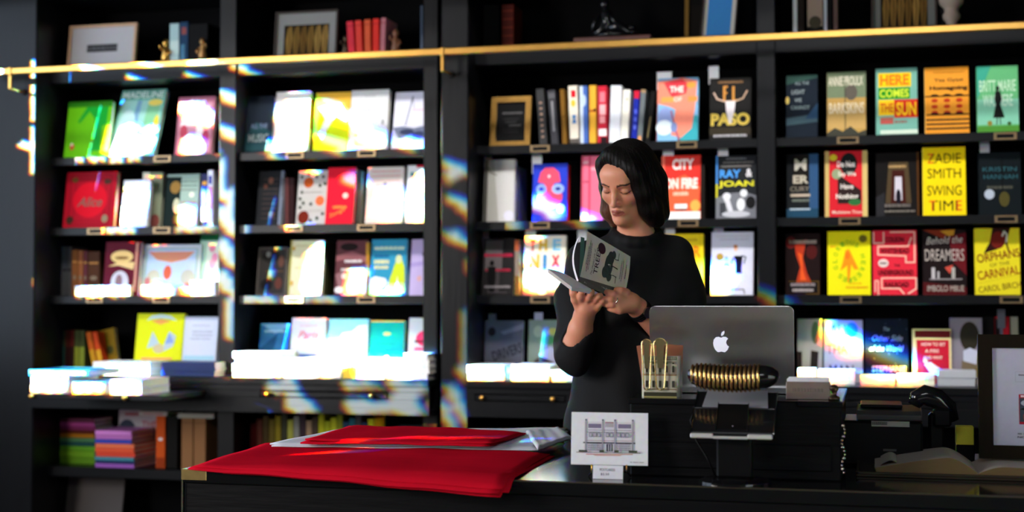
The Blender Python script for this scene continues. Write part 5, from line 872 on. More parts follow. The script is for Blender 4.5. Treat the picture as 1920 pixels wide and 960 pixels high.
# postcard on its easel
def postcard():
    pz = ZCt + .016; Y = -2.80; s = F / (at(1143, 870, Y) - CAM).dot(FW); zc0 = 1.28 - (872 - 562) / s
    a = at(1072, 870, Y); b = at(1214, 872, Y); W = (b.x - a.x) / 2; H = 97 / s / math.cos(math.radians(10))
    t = thing('postcard', ((a.x + b.x) / 2, Y, zc0 + .0), math.radians(4), 'white postcard with a drawn brick building facade, on a small easel', 'postcard', rx=math.radians(-10)); t.rotation_euler = (math.radians(-10), math.radians(.6), math.radians(10))
    m = MB().bbox(-W, W, 0, .002, 0, H, .0004, '#f0f0fa'); m.asp = H / (2 * W)
    ink, red, lav = '#5c5a68', '#a06a70', '#847c98'
    ar = [('r', .17, .24, .82, .82, '#e0deea'), ('r', .22, .70, .39, .78, lav), ('r', .61, .70, .78, .78, lav), ('r', .44, .72, .55, .82, '#b8b0bc'), ('r', .44, .80, .55, .815, red), ('l', [(.16, .42), (.83, .42)], .008, '#3c3a48'), ('l', [(.2, .46), (.8, .46)], .003, red),
          ('l', [(.18, .62), (.82, .62)], .003, ink), ('l', [(.22, .66), (.78, .66)], .004, '#9a96a4'), ('r', .46, .26, .54, .40, '#3c3c50'), ('r', .48, .27, .495, .39, '#b8b8c8'), ('r', .51, .27, .525, .39, '#b8b8c8'),
          ('l', [(.07, .235), (.9, .235)], .004, '#8a7c7c'), ('l', [(.2, .20), (.8, .21)], .006, '#d0988c'), ('l', [(.3, .18), (.65, .185)], .004, '#d89a8c')]
    for x in (.19, .41, .57, .80): ar += [('l', [(x, .42), (x, .84)], .010, '#aaa6b4'), ('e', x, .855, .012, .014, ink), ('l', [(x, .24), (x, .42)], .008, '#9a96a8')]
    for x in (.23, .285, .34, .45, .505, .60, .655, .71): ar += [('r', x, .53, x + .04, .61, '#6a6c84'), ('r', x + .006, .54, x + .018, .60, '#d0d0dc'), ('r', x + .022, .54, x + .034, .60, '#d0d0dc')]
    for i in range(9):
        for x0 in (.225, .60): ar.append(('l', [(x0 + i * .021, .27), (x0 + i * .021, .40)], .0025, '#7c7a90'))
    for x0 in (.22, .595): ar += [('l', [(x0, y), (x0 + .175, y)], .0025, '#7c7a90') for y in (.28, .32, .36, .40)]
    ar += [('r', .10, .24, .21, .275, '#4c5448'), ('r', .37, .24, .43, .28, '#4c5448'), ('r', .56, .24, .62, .28, '#4c5448'), ('r', .75, .24, .86, .28, '#4c5448'), ('n', .86, .06, .18, .012, '#8a8a96')]
    m.art(ar, lambda u, v, L: (-W + u * 2 * W, -.0002 - .00006 * L, v * H)); m.build('print', M_MATTE, t)
    e = thing('easel', ((a.x + b.x) / 2, Y, ZCt), math.radians(8), 'small dark and gold easel holding the postcard', 'easel')
    g = MB()
    for sx in (-1, 1):
        x = sx * .037; g.tube([(x, -.012, .030), (x, -.010, .014), (x, .0, .0125), (x, .01, .0125)], .0014, 8)
    g.build('hooks', M_BRASS, e, smooth=True)
    g = MB()
    for sx in (-1, 1): g.tube([(sx * .037, .008, .0125), (sx * .045, .02, .0016)], .0016, 8).tube([(sx * .037, .006, .012), (sx * .012, .028, H + .014)], .0016, 8)
    g.tube([(0, .03, H * .8), (0, .075, .002)], .0016, 8).tube([(-.037, .008, .0125), (.037, .008, .0125)], .0016, 8)
    g.build('legs', M_BLK, e, smooth=True)
    MB().tube([(-.009, .026, H + .014), (-.004, .024, H + .017), (.004, .024, H + .017), (.009, .026, H + .014)], .0022, 8).build('crest', mat('pale_crest', '#b8b8b8', .4), e, smooth=True)
    # price card in front
    c0 = at(1112, 885, Y - .02); c1 = at(1168, 885, Y - .02); w2 = (c1.x - c0.x) / 2
    k = thing('price_card', ((c0.x + c1.x) / 2, Y - .022, ZCt + .0005), math.radians(4), 'small white price card standing in front of the postcard easel', 'price card', rx=math.radians(-12))
    m = MB().bbox(-w2, w2, 0, .0012, 0, .029, .0003, '#e4e4f0'); m.asp = .45; m.art([('t', 'POSTCARDS', .48, .68, .5, .2, '#50505a', 0, .0), ('t', '$2.50', .40, .35, .28, .18, '#50505a', 0, .0)], lambda u, v, L: (-w2 + u * 2 * w2, -.0003, v * .029)); m.build('card', M_MATTE, k)
postcard()
# ------------------------------------------------------------------ right side of the counter
def printer():
    Y = -2.45; s = F / (at(1665, 780, Y) - CAM).dot(FW); xc = at(1668, 790, Y).x
    def Z(py): return 1.28 - (py - 562) / s - ZCt
    t = thing('receipt_printer', (xc, Y, ZCt), label='dark receipt printer with a grey lid and striped label', cat='printer'); W = 60 / s
    MB().bbox(-W - .032, W, .005, .2, 0, Z(790), .006).build('body', M_BLK, t)
    MB().prism([(-.002, Z(788)), (-.002, Z(778)), (.02, Z(772)), (.2, Z(770)), (.2, Z(785)), (.01, Z(790))], 'x', -W * 1.0, W * .98).build('lid', mat('grey_plastic', (.03, .031, .033, 1), .5, spec=.2), t, bevel=.003)
    MB().bbox(-W * .9, W * .4, .05, .19, Z(768), Z(762), .002).build('paper_cover', M_BLK, t)
    m = MB().box(-W * .55, W * .6, .0035, .0048, Z(800), Z(790), '#8a8a86'); m.asp = .15
    m.art([('r', .02 + i * .018, .3, .02 + i * .018 + (.008 if i % 3 else .012), .9, '#202020') for i in range(22)], lambda u, v, L: (-W * .55 + u * W * 1.15, .0033 - .0001 * L, Z(800) + v * (Z(790) - Z(800)))); m.build('label', M_MATTE, t)
    MB().box(-W * .2, W * .2, .0045, .0055, Z(846), Z(842)).build('badge', mat('grey_badge', '#3c3c40', .4), t)
printer()
def scanner():
    Y = -2.4; s = F / (at(1750, 780, Y) - CAM).dot(FW); xc = at(1755, 790, Y).x
    def Z(py): return 1.28 - (py - 562) / s - ZCt
    t = thing('barcode_scanner', (xc, Y, ZCt), label='black glossy barcode scanner on a stand beside the printer', cat='scanner')
    MB().lathe([(.045, 0), (.045, .006), (.025, .016), (.012, .022)], (.0, .03, 0), 24).build('base', M_BLKG, t, smooth=True)
    MB().bbox(-.016, .020, .015, .055, .015, Z(775), .006).build('stem', M_BLK, t)
    MB().tube([(.034, .03, Z(790)), (.026, .026, Z(765)), (.002, .022, Z(748)), (-.024, .018, Z(742)), (-.040, .015, Z(748)), (-.048, .013, Z(762))], [.018, .021, .024, .024, .02, .014], 20).build('hood', M_BLKG, t, smooth=True)
    MB().bbox(-.006, .034, -.004, .03, Z(800), Z(766), .005).build('handle', M_BLK, t)
scanner()
# yellow note cube in a dark holder
Y = -2.30; s = F / (at(1808, 820, Y) - CAM).dot(FW); x0 = at(1793, 820, Y).x; x1 = at(1826, 820, Y).x; z8 = 1.28 - (834 - 562) / s; z9 = 1.28 - (800 - 562) / s
t = thing('note_block', ((x0 + x1) / 2, Y, ZCt), label='yellow sticky note block on a small black stand', cat='notes'); W = (x1 - x0) / 2
MB().bbox(-W, W * 1.1, 0, .05, 0, z8 - ZCt, .002).build('stand', M_BLK, t)
MB().bbox(-W, W, .001, .045, z8 - ZCt, z9 - ZCt, .001).build('notes', mat('yellow_notes', (.85, .78, .04, 1), .6, noise=.1, emit=0), t)
# open book lying on a dark tray
def openbook():
    zt_ = ZCt + .012; Y0 = -2.63; p = at(1735, 884, Y0)
    tr = thing('tray', (at(1605, 884, Y0).x, Y0 - .012, ZCt), label='flat dark tray under the open book', cat='tray')
    LW = at(1960, 884, Y0).x - at(1605, 884, Y0).x
    m = MB().bbox(0, LW, 0, .30, 0, .006, .002).bbox(0, LW, 0, .006, .006, .011, .001).bbox(0, .006, 0, .30, .006, .012, .001); m.build('base', mat('dark_bronze_tray', (.035, .028, .018, 1), .4, .4, noise=.2), tr)
    xg = at(1833, 884, Y0).x; xl = at(1640, 884, Y0).x; wl_ = xg - xl; wr = .24
    t = thing('open_book', (xg, Y0, zt_ - .004), label='thick open book with gilded page edges lying on the counter at right', cat='book')
    n = 24; D = .22; H = .032
    def prof(u, side):      # u 0 gutter .. 1 outer
        return .006 + H * (math.sin(min(1, u * 3.2) * math.pi / 2) ** 1.0) * (1 - .85 * max(0, (u - .22) / .78) ** 1.25) if side < 0 else .004 + .018 * math.sin(min(1, u * 4) * math.pi / 2) * (1 - .5 * u)
    for side, wd in ((-1, wl_), (1, wr)):
        vs = []; 
        for j in (0, 1):
            for i in range(n + 1):
                u = i / n; vs.append((side * u * wd, j * D, prof(u, side)))
            for i in range(n + 1):
                u = i / n; vs.append((side * (u * wd * (1 - .02)), j * D, .0008))
        N = n + 1; b = MB(); e = MB()
        for i in range(n):
            b.add([vs[i], vs[i + 1], vs[2 * N + i + 1], vs[2 * N + i]], [(0, 1, 2, 3)])
            e.add([vs[i], vs[i + 1], vs[N + i + 1], vs[N + i]], [(0, 1, 2, 3)]); e.add([vs[2 * N + i], vs[2 * N + i + 1], vs[3 * N + i + 1], vs[3 * N + i]], [(0, 1, 2, 3)])
            e.add([vs[N + i], vs[N + i + 1], vs[3 * N + i + 1], vs[3 * N + i]], [(0, 1, 2, 3)])
        e.add([vs[n], vs[N + n], vs[3 * N + n], vs[2 * N + n]], [(0, 1, 2, 3)])
        b.build('page', mat('old_page', '#b0a8a0', .7, noise=.05), t, smooth=True); e.build('page_edges', mat('gilded_edges', '#5e4a28', .6, .1, noise=.3, scale=30, stretch=(1, 1, 30)), t)
    # a curled loose page at the left end
    pts = []; m = MB(); k = 14; vs = []
    for j in (0, 1):
        for i in range(k + 1):
            u = i / k; vs.append((-wl_ * (.78 + .16 * u), .01 + j * (D - .03), .0215 - .006 * u + .012 * math.sin(u * 2.6) * (1 - .8 * u)))
    for i in range(k): m.add([vs[i], vs[i + 1], vs[k + 2 + i], vs[k + 1 + i]], [(0, 1, 2, 3)])
    m.build('curled_page', _m['old_page'], t, smooth=True)
openbook()
# framed sign at the right edge
def sign():
    Y = -2.50; s = F / (at(1900, 800, Y) - CAM).dot(FW); xa2 = at(1836, 800, Y).x; H = (861 - 627) / s; W = .13
    z0 = 1.28 - (861 - 562) / s
    t = thing('sign_frame', (xa2 + W, Y, z0), math.radians(0), 'brown wooden framed white event notice at the right edge', 'sign', rx=math.radians(-4))
    fw = .030; m = MB(); w = 2 * W
    mfr = mat('brown_sign_frame', (.010, .0065, .0035, 1), .6, spec=.06, noise=.3, scale=20, stretch=(4, 1, 1))
    m.prism([(-W, 0), (W, 0), (W - fw, fw), (-W + fw, fw)], 'y', 0, .02).prism([(-W, H), (-W + fw, H - fw), (W - fw, H - fw), (W, H)], 'y', 0, .02)
    m.prism([(-W, 0), (-W + fw, fw), (-W + fw, H - fw), (-W, H)], 'y', 0, .02).prism([(W, 0), (W, H), (W - fw, H - fw), (W - fw, fw)], 'y', 0, .02); m.build('frame', mfr, t)
    a = MB().box(-W + fw - .001, W - fw + .001, .006, .014, fw - .001, H - fw + .001, '#b0b0c4'); a.asp = H / w
    ar = [('t', 'OBSCURA', .53, .815, .30, .022, '#30303c', 0, .0), ('r', .38, .795, .68, .805, '#50505c'), ('l', [(.3, .70), (.8, .70), (.8, .62), (.3, .62), (.3, .70)], .002, '#a0a0b0'), ('t', 'A CELEBRATION OF', .55, .675, .4, .014, '#70707c', 0, 0), ('t', 'THOMAS', .46, .65, .17, .018, '#40404c', 0, .01),
          ('r', .325, .28, .78, .52, '#a02434'), ('n', .55, .505, .42, .016, '#e0c8c8'), ('r', .33, .30, .77, .49, '#3c4450'), ('e', .42, .45, .08, .03, '#a0a8b0'), ('p', [(.36, .32), (.36, .36), (.5, .40), (.6, .38), (.6, .33), (.45, .33)], '#8a4a34'), ('p', [(.33, .40), (.45, .38), (.55, .44), (.7, .42), (.7, .46), (.45, .44)], '#101014'),
          ('t', 'Thursday, six pm', .48, .205, .30, .016, '#787884', 0, 0, 1), ('t', 'NOVEMBER', .42, .178, .22, .016, '#30303c', 0, .01)]
    ar[0] = ('t', 'OBSC', .49, .815, .2, .022, '#30303c', 0, .0); ar[3] = ('n', .5, .675, .35, .012, '#70707c'); ar[11] = ('n', .45, .205, .28, .012, '#787884')
    a.art(ar, lambda u, v, L: (-W + u * w, .0058 - .0001 * L, v * H)); a.build('notice', M_MATTE, t)
    MB().prism([(.018, .0), (.09, 0.0), (.018, H * .6)], 'x', -.03, .03).build('easel_back', M_BLK, t)
sign()
# beaded chain hanging beside the cabinet
t = thing('beaded_chain', (xb + .004, yb0 + .0, ZCt), label='short metallic beaded chain hanging at the cabinet side', cat='chain')
m = MB(); z = zb - ZCt - .05
for i in range(14): r = .0028 if i % 3 else .0042; m.lathe([(.0005, -r), (r * .8, -r * .6), (r, 0), (r * .8, r * .6), (.0005, r)], (.003 * math.sin(i), -.004, z - i * .0075), 8)
m.build('beads', mat('chain_metal', (.6, .5, .45, 1), .2, 1), t, smooth=True)
# ------------------------------------------------------------------ the woman reading
PD = 4.0
po = CAM + ray(1180, 562) * PD
PM = Matrix.Translation((po.x, po.y, 0)) @ Matrix.Rotation(YAW, 4, 'Z'); PMI = PM.inverted()
def LP(px, py, dy=0.0):
    return np.array(PMI @ (CAM + ray(px, py) * (PD + dy)))
# --- signed distance helpers (all arrays), evaluated on a rectilinear grid
class SDF:
    def __init__(s, xs, ys, zs): s.xs, s.ys, s.zs = [np.asarray(a, np.float32) for a in (xs, ys, zs)]; s.d = np.full((len(xs), len(ys), len(zs)), .25, np.float32)
    def _w(s, lo, hi):
        r = []
        for a, l, h in zip((s.xs, s.ys, s.zs), lo, hi): r.append(slice(int(np.searchsorted(a, l)), int(np.searchsorted(a, h))))
        if any(q.stop <= q.start for q in r): return None, None
        X = s.xs[r[0]][:, None, None]; Y = s.ys[r[1]][None, :, None]; Z = s.zs[r[2]][None, None, :]
        return tuple(r), (X, Y, Z)
    def comb(s, sl, d, k, op):
        a = s.d[sl]
        if op == 'u': h = np.clip(.5 + .5 * (a - d) / k, 0, 1); s.d[sl] = a * (1 - h) + d * h - k * h * (1 - h)
        elif op == 's': h = np.clip(.5 - .5 * (a + d) / k, 0, 1); s.d[sl] = a * (1 - h) - d * h + k * h * (1 - h)
    def cone(s, a, b, ra, rb, k=.01, op='u', sq=None):
        a = np.array(a, float); b = np.array(b, float); m = max(ra, rb) + .045 + k
        sl, P = s._w(np.minimum(a, b) - m, np.maximum(a, b) + m)
        if sl is None: return s
        X, Y, Z = P; v = b - a; L = (v ** 2).sum() + 1e-12
        t = np.clip(((X - a[0]) * v[0] + (Y - a[1]) * v[1] + (Z - a[2]) * v[2]) / L, 0, 1)
        q = sq or (1, 1, 1)
        d = np.sqrt(((X - a[0] - t * v[0]) * q[0]) ** 2 + ((Y - a[1] - t * v[1]) * q[1]) ** 2 + ((Z - a[2] - t * v[2]) * q[2]) ** 2) - (ra + (rb - ra) * t)
        s.comb(sl, d.astype(np.float32), k, op); return s
    def ell(s, c, r, R=None, k=.01, op='u'):
        c = np.array(c, float); r = np.array(r, float); m = r.max() + .05 + k
        sl, P = s._w(c - m, c + m)
        if sl is None: return s
        X, Y, Z = P[0] - c[0], P[1] - c[1], P[2] - c[2]
        if R is not None: X, Y, Z = [X * R[i][0] + Y * R[i][1] + Z * R[i][2] for i in range(3)]
        k0 = np.sqrt((X / r[0]) ** 2 + (Y / r[1]) ** 2 + (Z / r[2]) ** 2) + 1e-9
        k1 = np.sqrt((X / r[0] ** 2) ** 2 + (Y / r[1] ** 2) ** 2 + (Z / r[2] ** 2) ** 2) + 1e-9
        s.comb(sl, (k0 * (k0 - 1) / k1).astype(np.float32), k, op); return s
    def mesh(s):
        d = s.d; nx, ny, nz = d.shape; ins = d < 0
        # cells crossed by the surface
        c8 = [ins[i:nx - 1 + i, j:ny - 1 + j, k:nz - 1 + k] for i in (0, 1) for j in (0, 1) for k in (0, 1)]
        al = np.logical_and.reduce(c8); an = np.logical_or.reduce(c8); cell = an & ~al
        ci = np.argwhere(cell); idx = -np.ones(cell.shape, np.int64); idx[cell] = np.arange(len(ci))
        V = np.zeros((len(ci), 3)); W = np.zeros(len(ci)); I, J, K = ci.T
        co = [(i, j, k) for i in (0, 1) for j in (0, 1) for k in (0, 1)]
        ax = (s.xs, s.ys, s.zs)
        for a in range(8):
            for b in range(a + 1, 8):
                A, B = co[a], co[b]
                if sum(abs(A[t] - B[t]) for t in range(3)) != 1: continue
                da = d[I + A[0], J + A[1], K + A[2]]; db = d[I + B[0], J + B[1], K + B[2]]; m = (da < 0) != (db < 0)
                t = np.where(m, da / np.where(m, da - db, 1), 0)
                for q, (Q, arr) in enumerate(zip((I, J, K), ax)):
                    pa = arr[Q + A[q]]; pb = arr[Q + B[q]]; V[:, q] += np.where(m, pa + (pb - pa) * t, 0)
                W += m
        V /= W[:, None]; Fs = []
        for axs in range(3):
            sh = [slice(None)] * 3; sh2 = [slice(None)] * 3; sh[axs] = slice(0, -1); sh2[axs] = slice(1, None)
            A = ins[tuple(sh)]; B = ins[tuple(sh2)]; cr = np.argwhere(A != B); u, v = [(1, 2), (2, 0), (0, 1)][axs]
            ok = (cr[:, u] > 0) & (cr[:, v] > 0) & (cr[:, u] < d.shape[u] - 1) & (cr[:, v] < d.shape[v] - 1); cr = cr[ok]
            def g(du, dv): q = cr.copy(); q[:, u] -= du; q[:, v] -= dv; return idx[q[:, 0], q[:, 1], q[:, 2]]
            quad = np.stack([g(1, 1), g(0, 1), g(0, 0), g(1, 0)], 1); fl = A[cr[:, 0], cr[:, 1], cr[:, 2]]
            quad[~fl] = quad[~fl][:, ::-1]; Fs.append(quad)
        return V, np.concatenate(Fs)
def sdfobj(name, V, Fq, m, parent, cols=None):
    me = bpy.data.meshes.new(name); me.vertices.add(len(V)); me.vertices.foreach_set('co', V.astype(np.float32).ravel())
    me.loops.add(len(Fq) * 4); me.loops.foreach_set('vertex_index', Fq.astype(np.int32).ravel())
    me.polygons.add(len(Fq)); me.polygons.foreach_set('loop_start', np.arange(0, len(Fq) * 4, 4, dtype=np.int32)); me.polygons.foreach_set('use_smooth', np.ones(len(Fq), bool))
    me.update(calc_edges=True); me.validate()
    if cols is not None:
        ca = me.color_attributes.new('Col', 'FLOAT_COLOR', 'POINT'); ca.data.foreach_set('color', np.concatenate([cols, np.ones((len(cols), 1))], 1).astype(np.float32).ravel())
    me.materials.append(m); o = bpy.data.objects.new(name, me); C.objects.link(o); o.parent = parent; return o
def grid(*segs):
    out = []
    for a, b, h in segs: out.append(np.arange(a, b - 1e-9, h))
    out.append(np.array([segs[-1][1]])); return np.concatenate(out)
woman = thing('person', (po.x, po.y, 0), YAW, 'woman with dark shoulder-length hair in black, standing and reading an open book', 'person')
# head frame
def unit(v): v = np.array(v, float); return v / np.linalg.norm(v)
hy, hp, hr = math.radians(31), math.radians(28), math.radians(5)
fw_ = unit((-math.sin(hy) * math.cos(hp), -math.cos(hy) * math.cos(hp), -math.sin(hp)))
u0 = np.array((math.sin(hr), 0, math.cos(hr))); hx_ = unit(np.cross(u0, fw_)); up_ = np.cross(fw_, hx_)
hx_ = -hx_ if hx_[0] < 0 else hx_; up_ = up_ if up_[2] > 0 else -up_
HS = .89
EYES = LP(1153, 357, -.10)
HC = EYES - fw_ * .082 * HS - up_ * .012 * HS
def H(x, y, z): return HC + (hx_ * x + fw_ * y + up_ * z) * HS
HR = np.array([hx_, fw_, up_])
body = SDF(grid((-.36, .38, .0035)), grid((-.32, .22, .0035)), grid((-.004, .95, .012), (.95, 1.23, .0032), (1.23, 1.44, .0024), (1.44, 1.76, .0024)))
def hc(a, b, ra, rb, k, op='u', sq=None): body.cone(H(*a), H(*b), ra * HS, rb * HS, k, op)
def he(c, r, k, op='u'): body.ell(H(*c), np.array(r) * HS, HR, k, op)
# skull and face
he((0, -.018, .036), (.071, .090, .079), .01)
he((0, .018, -.025), (.053, .066, .080), .03)
hc((0, .050, -.088), (0, .060, -.094), .024, .018, .03)
for sx in (-1, 1):
    hc((sx * .038, -.005, -.052), (sx * .008, .060, -.092), .021, .015, .028)
    he((sx * .036, .054, -.018), (.022, .021, .019), .022)
he((0, .064, .055), (.050, .028, .032), .03)
hc((-.030, .078, .030), (.030, .078, .030), .010, .010, .016)
for sx in (-1, 1):
    he((sx * .031, .098, .010), (.019, .018, .0125), .012, 's')
    he((sx * .031, .0705, .009), (.0145, .0145, .0125), .004)
    hc((sx * .018, .0795, .0015), (sx * .046, .0725, .0020), .0022, .0020, .003)
hc((0, .083, .026), (0, .094, -.006), .0075, .0075, .010)
hc((0, .094, -.006), (0, .105, -.028), .0075, .0095, .008)
for sx in (-1, 1):
    he((sx * .0105, .093, -.033), (.0075, .009, .0065), .006)
    he((sx * .006, .098, -.0405), (.0035, .006, .003), .003, 's')
he((0, .072, -.058), (.026, .018, .022), .014)
hc((-.014, .0855, -.0565), (0, .0905, -.0555), .0045, .0058, .006); hc((.014, .0855, -.0565), (0, .0905, -.0555), .0045, .0058, .006)
hc((-.012, .0850, -.0665), (.012, .0850, -.0665), .0058, .0058, .007)
hc((-.020, .090, -.0608), (.020, .090, -.0608), .0014, .0014, .003, 's')
he((0, .082, -.092), (.015, .012, .013), .012)
for sx in (-1, 1): he((sx * .072, -.008, -.005), (.008, .018, .030), .008)
# neck, trunk
nk0 = np.array((.026, .02, 1.43)); nk1 = H(0, -.02, -.055)
body.cone(nk0, nk1, .050, .048, .03)
shL = LP(1100, 486, .02); shR = LP(1264, 482, .04); chest = np.array((.03, .02, 1.27))
body.ell((.025, .02, 1.28), (.135, .09, .18), k=.05).ell((.03, .02, 1.08), (.125, .085, .16), k=.05).ell((.03, .02, .93), (.135, .10, .13), k=.05)
body.cone(shL, (.0, .02, 1.40), .034, .036, .04).cone(shR, (.05, .02, 1.40), .034, .036, .04)
for sx in (-1, 1):
    hp_ = np.array((.03 + sx * .085, .02, .90)); kn = np.array((.03 + sx * .085, .01, .49)); an = np.array((.03 + sx * .08, .03, .09))
    body.cone(hp_, kn, .085, .055, .04).cone(kn, an, .055, .036, .03).cone(an, an + (0, -.14, -.055), .034, .024, .03)
# arms
wrL = LP(1095, 592, -.16); elL = LP(1076, 664, -.10); wrR = LP(1196, 578, -.14); elR = LP(1262, 640, -.06)
body.cone(shL, elL, .036, .034, .03).cone(elL + (wrL - elL) * .0, elL * .35 + wrL * .65, .042, .031, .02).cone(elL * .35 + wrL * .65, wrL, .031, .0265, .015)
body.cone(shR, elR, .036, .034, .03).cone(elR, wrR, .040, .0255, .02)
# hand on the left of the picture: palm up under the book, fingers reaching over its spine edge
def chain(pts, rs, k=.004):
    for i in range(len(pts) - 1): body.cone(pts[i], pts[i + 1], rs[i], rs[i + 1], k)
pk = LP(1101, 577, -.180)
body.cone(wrL, LP(1098, 580, -.18), .0255, .026, .015)
for q in ((1090, 566), (1100, 568), (1110, 571), (1119, 577)): body.cone(LP(1099, 584, -.175), LP(*q, -.190), .017, .0105, .012)
BK = -.205
chain([LP(1086, 578, -.18), LP(1078, 562, -.196), LP(1075, 550, -.205), LP(1073, 542, -.205)], [.013, .0105, .0095, .0085], .006)
chain([LP(1090, 566, -.19), LP(1089, 556, -.212), LP(1091, 547, -.222), LP(1093, 541, -.218)], [.0105, .0095, .0088, .0078])
chain([LP(1100, 568, -.19), LP(1103, 559, -.210), LP(1107, 551, -.218), LP(1110, 547, -.214)], [.0105, .0095, .0088, .0078])
chain([LP(1110, 571, -.19), LP(1116, 562, -.205), LP(1122, 556, -.212), LP(1126, 554, -.208)], [.0102, .0092, .0084, .0075])
chain([LP(1117, 578, -.188), LP(1125, 570, -.200), LP(1130, 564, -.206), LP(1134, 561, -.203)], [.0095, .0084, .0076, .0068])
# hand on the right of the picture: fingers folded over the lower right of the cover
body.cone(wrR, LP(1184, 568, -.165), .0255, .026, .015)
for q in ((1160, 556), (1157, 565), (1158, 574), (1162, 582)): body.cone(LP(1183, 568, -.165), LP(*q, -.192), .020, .0115, .012)
chain([LP(1160, 556, -.192), LP(1150, 551, -.200), LP(1142, 549, -.196), LP(1137, 548, -.190)], [.0105, .0092, .0084, .0075])
chain([LP(1157, 565, -.194), LP(1146, 561, -.203), LP(1137, 561, -.200), LP(1131, 562, -.192)], [.0105, .0095, .0086, .0078])
chain([LP(1158, 574, -.192), LP(1148, 571, -.200), LP(1140, 571, -.198), LP(1134, 571, -.190)], [.0102, .0092, .0084, .0075])
chain([LP(1162, 582, -.188), LP(1153, 581, -.194), LP(1147, 580, -.192), LP(1142, 579, -.186)], [.0092, .0082, .0074, .0068])
chain([LP(1183, 558, -.165), LP(1174, 549, -.182), LP(1164, 545, -.190), LP(1156, 544, -.186)], [.013, .0108, .0095, .0085], .006)
V, Q = body.mesh()
rel = (V - HC) / HS; hx0, hy0, hz0 = rel @ hx_, rel @ fw_, rel @ up_
base = np.array(lin('#dc9474')[:3]); cols = np.tile(base, (len(V), 1))
def blend(mask, c):
    global cols
    cols = cols * (1 - mask[:, None]) + np.array(lin(c)[:3]) * mask[:, None]
inh = (np.abs(hx0) < .09) & (hy0 > .02) & (np.abs(hz0) < .12)
g = lambda x, s_: np.exp(-(x / s_) ** 2)
blend(inh * .45 * g(np.abs(hx0) - .042, .02) * g(hz0 + .022, .02), '#b8604a')
blend(inh * .35 * g(hx0, .012) * g(hz0 + .03, .012), '#b8604a')
lip = inh & (hy0 > .074) & (((hx0 / .0215) ** 2 + ((hz0 + .0612) / .0115) ** 2) < 1)
blend(lip * .85, '#8e3a38')
brow = inh & (hy0 > .05) & (np.abs(np.abs(hx0) - .033) < .021) & (np.abs(hz0 - (.0335 - 6 * (np.abs(hx0) - .034) ** 2 * 2)) < .0034)
blend(brow * .95, '#2a1a14')
lash = inh & (hy0 > .05) & (np.abs(np.abs(hx0) - .032) < .0155) & (np.abs(hz0 - (.0012 + 22 * (np.abs(hx0) - .032) ** 2)) < .0020)
blend(lash * .95, '#120a08')
lid = inh & (np.abs(np.abs(hx0) - .032) < .017) & (np.abs(hz0 - .013) < .009)
blend(lid * .30, '#7a4436')
MS = mat('skin', '#dc9474', .48, attr=True, noise=.05, scale=60)
sk = MS.node_tree.nodes['Principled BSDF']; sk.inputs['Subsurface Weight'].default_value = .12; sk.inputs['Subsurface Radius'].default_value = (.012, .004, .002)
sdfobj('body', V, Q, MS, woman, cols)
# --- hair
hair = SDF(grid((-.20, .16, .0032)), grid((-.26, .14, .0032)), grid((1.36, 1.78, .0032)))
def qc(a, b, ra, rb, k, op='u'): hair.cone(H(*a), H(*b), ra * HS, rb * HS, k, op)
def qe(c, r, k, op='u'): hair.ell(H(*c), np.array(r) * HS, HR, k, op)
qe((0, -.026, .042), (.085, .104, .090), .01)
qe((.006, -.05, -.01), (.082, .085, .10), .03)
# side masses
qc((-.066, .020, .060), (-.072, .000, -.02), .016, .016, .02); qc((-.072, .000, -.02), (-.068, .004, -.095), .018, .026, .02); qc((-.068, .004, -.095), (-.058, .014, -.138), .026, .012, .02)
qc((.066, .052, .050), (.074, .040, -.01), .024, .026, .02); qc((.074, .040, -.01), (.080, .020, -.07), .028, .034, .02); qc((.080, .020, -.07), (.088, .004, -.115), .034, .030, .02)
qc((.05, -.06, -.03), (.07, -.05, -.12), .06, .040, .03); qc((-.04, -.06, -.03), (-.04, -.05, -.11), .06, .04, .03)
# swept volume from the side parting
qc((-.02, .035, .108), (.050, .050, .075), .026, .026, .02); qc((-.02, .035, .108), (-.060, .025, .080), .020, .016, .02)
# open the face
qe((-.016, .125, -.004), (.058, .080, .098), .012, 's')
qe((-.034, .115, .060), (.038, .07, .046), .016, 's')
V, Q = hair.mesh()
rel = (V - HC) / HS; a_, b_, c_ = rel @ hx_, rel @ fw_, rel @ up_
ang = np.arctan2(a_, b_ + .02)
st_ = (np.sin(ang * 46 + c_ * 14) * .5 + np.sin(ang * 97 + 1.3 + c_ * 9) * .3 + np.sin(ang * 23 - c_ * 20) * .4) * .0016
nr = rel / (np.linalg.norm(rel, axis=1)[:, None] + 1e-6); V = V + (nr[:, :1] * hx_ * 0 + (a_[:, None] * hx_ + b_[:, None] * fw_) / (np.hypot(a_, b_)[:, None] + 1e-4)) * st_[:, None]
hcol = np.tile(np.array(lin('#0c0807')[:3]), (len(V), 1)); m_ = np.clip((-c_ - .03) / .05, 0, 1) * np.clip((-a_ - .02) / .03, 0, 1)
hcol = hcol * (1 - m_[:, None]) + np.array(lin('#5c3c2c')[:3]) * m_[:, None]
sdfobj('hair', V, Q, mat('dark_hair', '#0c0807', .5, attr=True, noise=.3, bump=.5, scale=90, stretch=(3, 3, .25), spec=.16), woman, hcol)
# --- black tunic with wide draped sleeves
cl = SDF(grid((-.34, .36, .0045)), grid((-.30, .24, .0045)), grid((.40, .95, .008), (.95, 1.53, .0045)))
cl.ell((.025, .03, 1.28), (.155, .12, .17), k=.05).ell((.02, .03, 1.08), (.165, .125, .24), k=.06).ell((.01, .03, .86), (.195, .15, .30), k=.06).ell((.02, .03, .62), (.19, .15, .26), k=.06)
cl.cone(shL + (.02, 0, .004), (.0, .02, 1.425), .048, .058, .04).cone(shR + (-.01, 0, .004), (.05, .02, 1.425), .050, .058, .04)
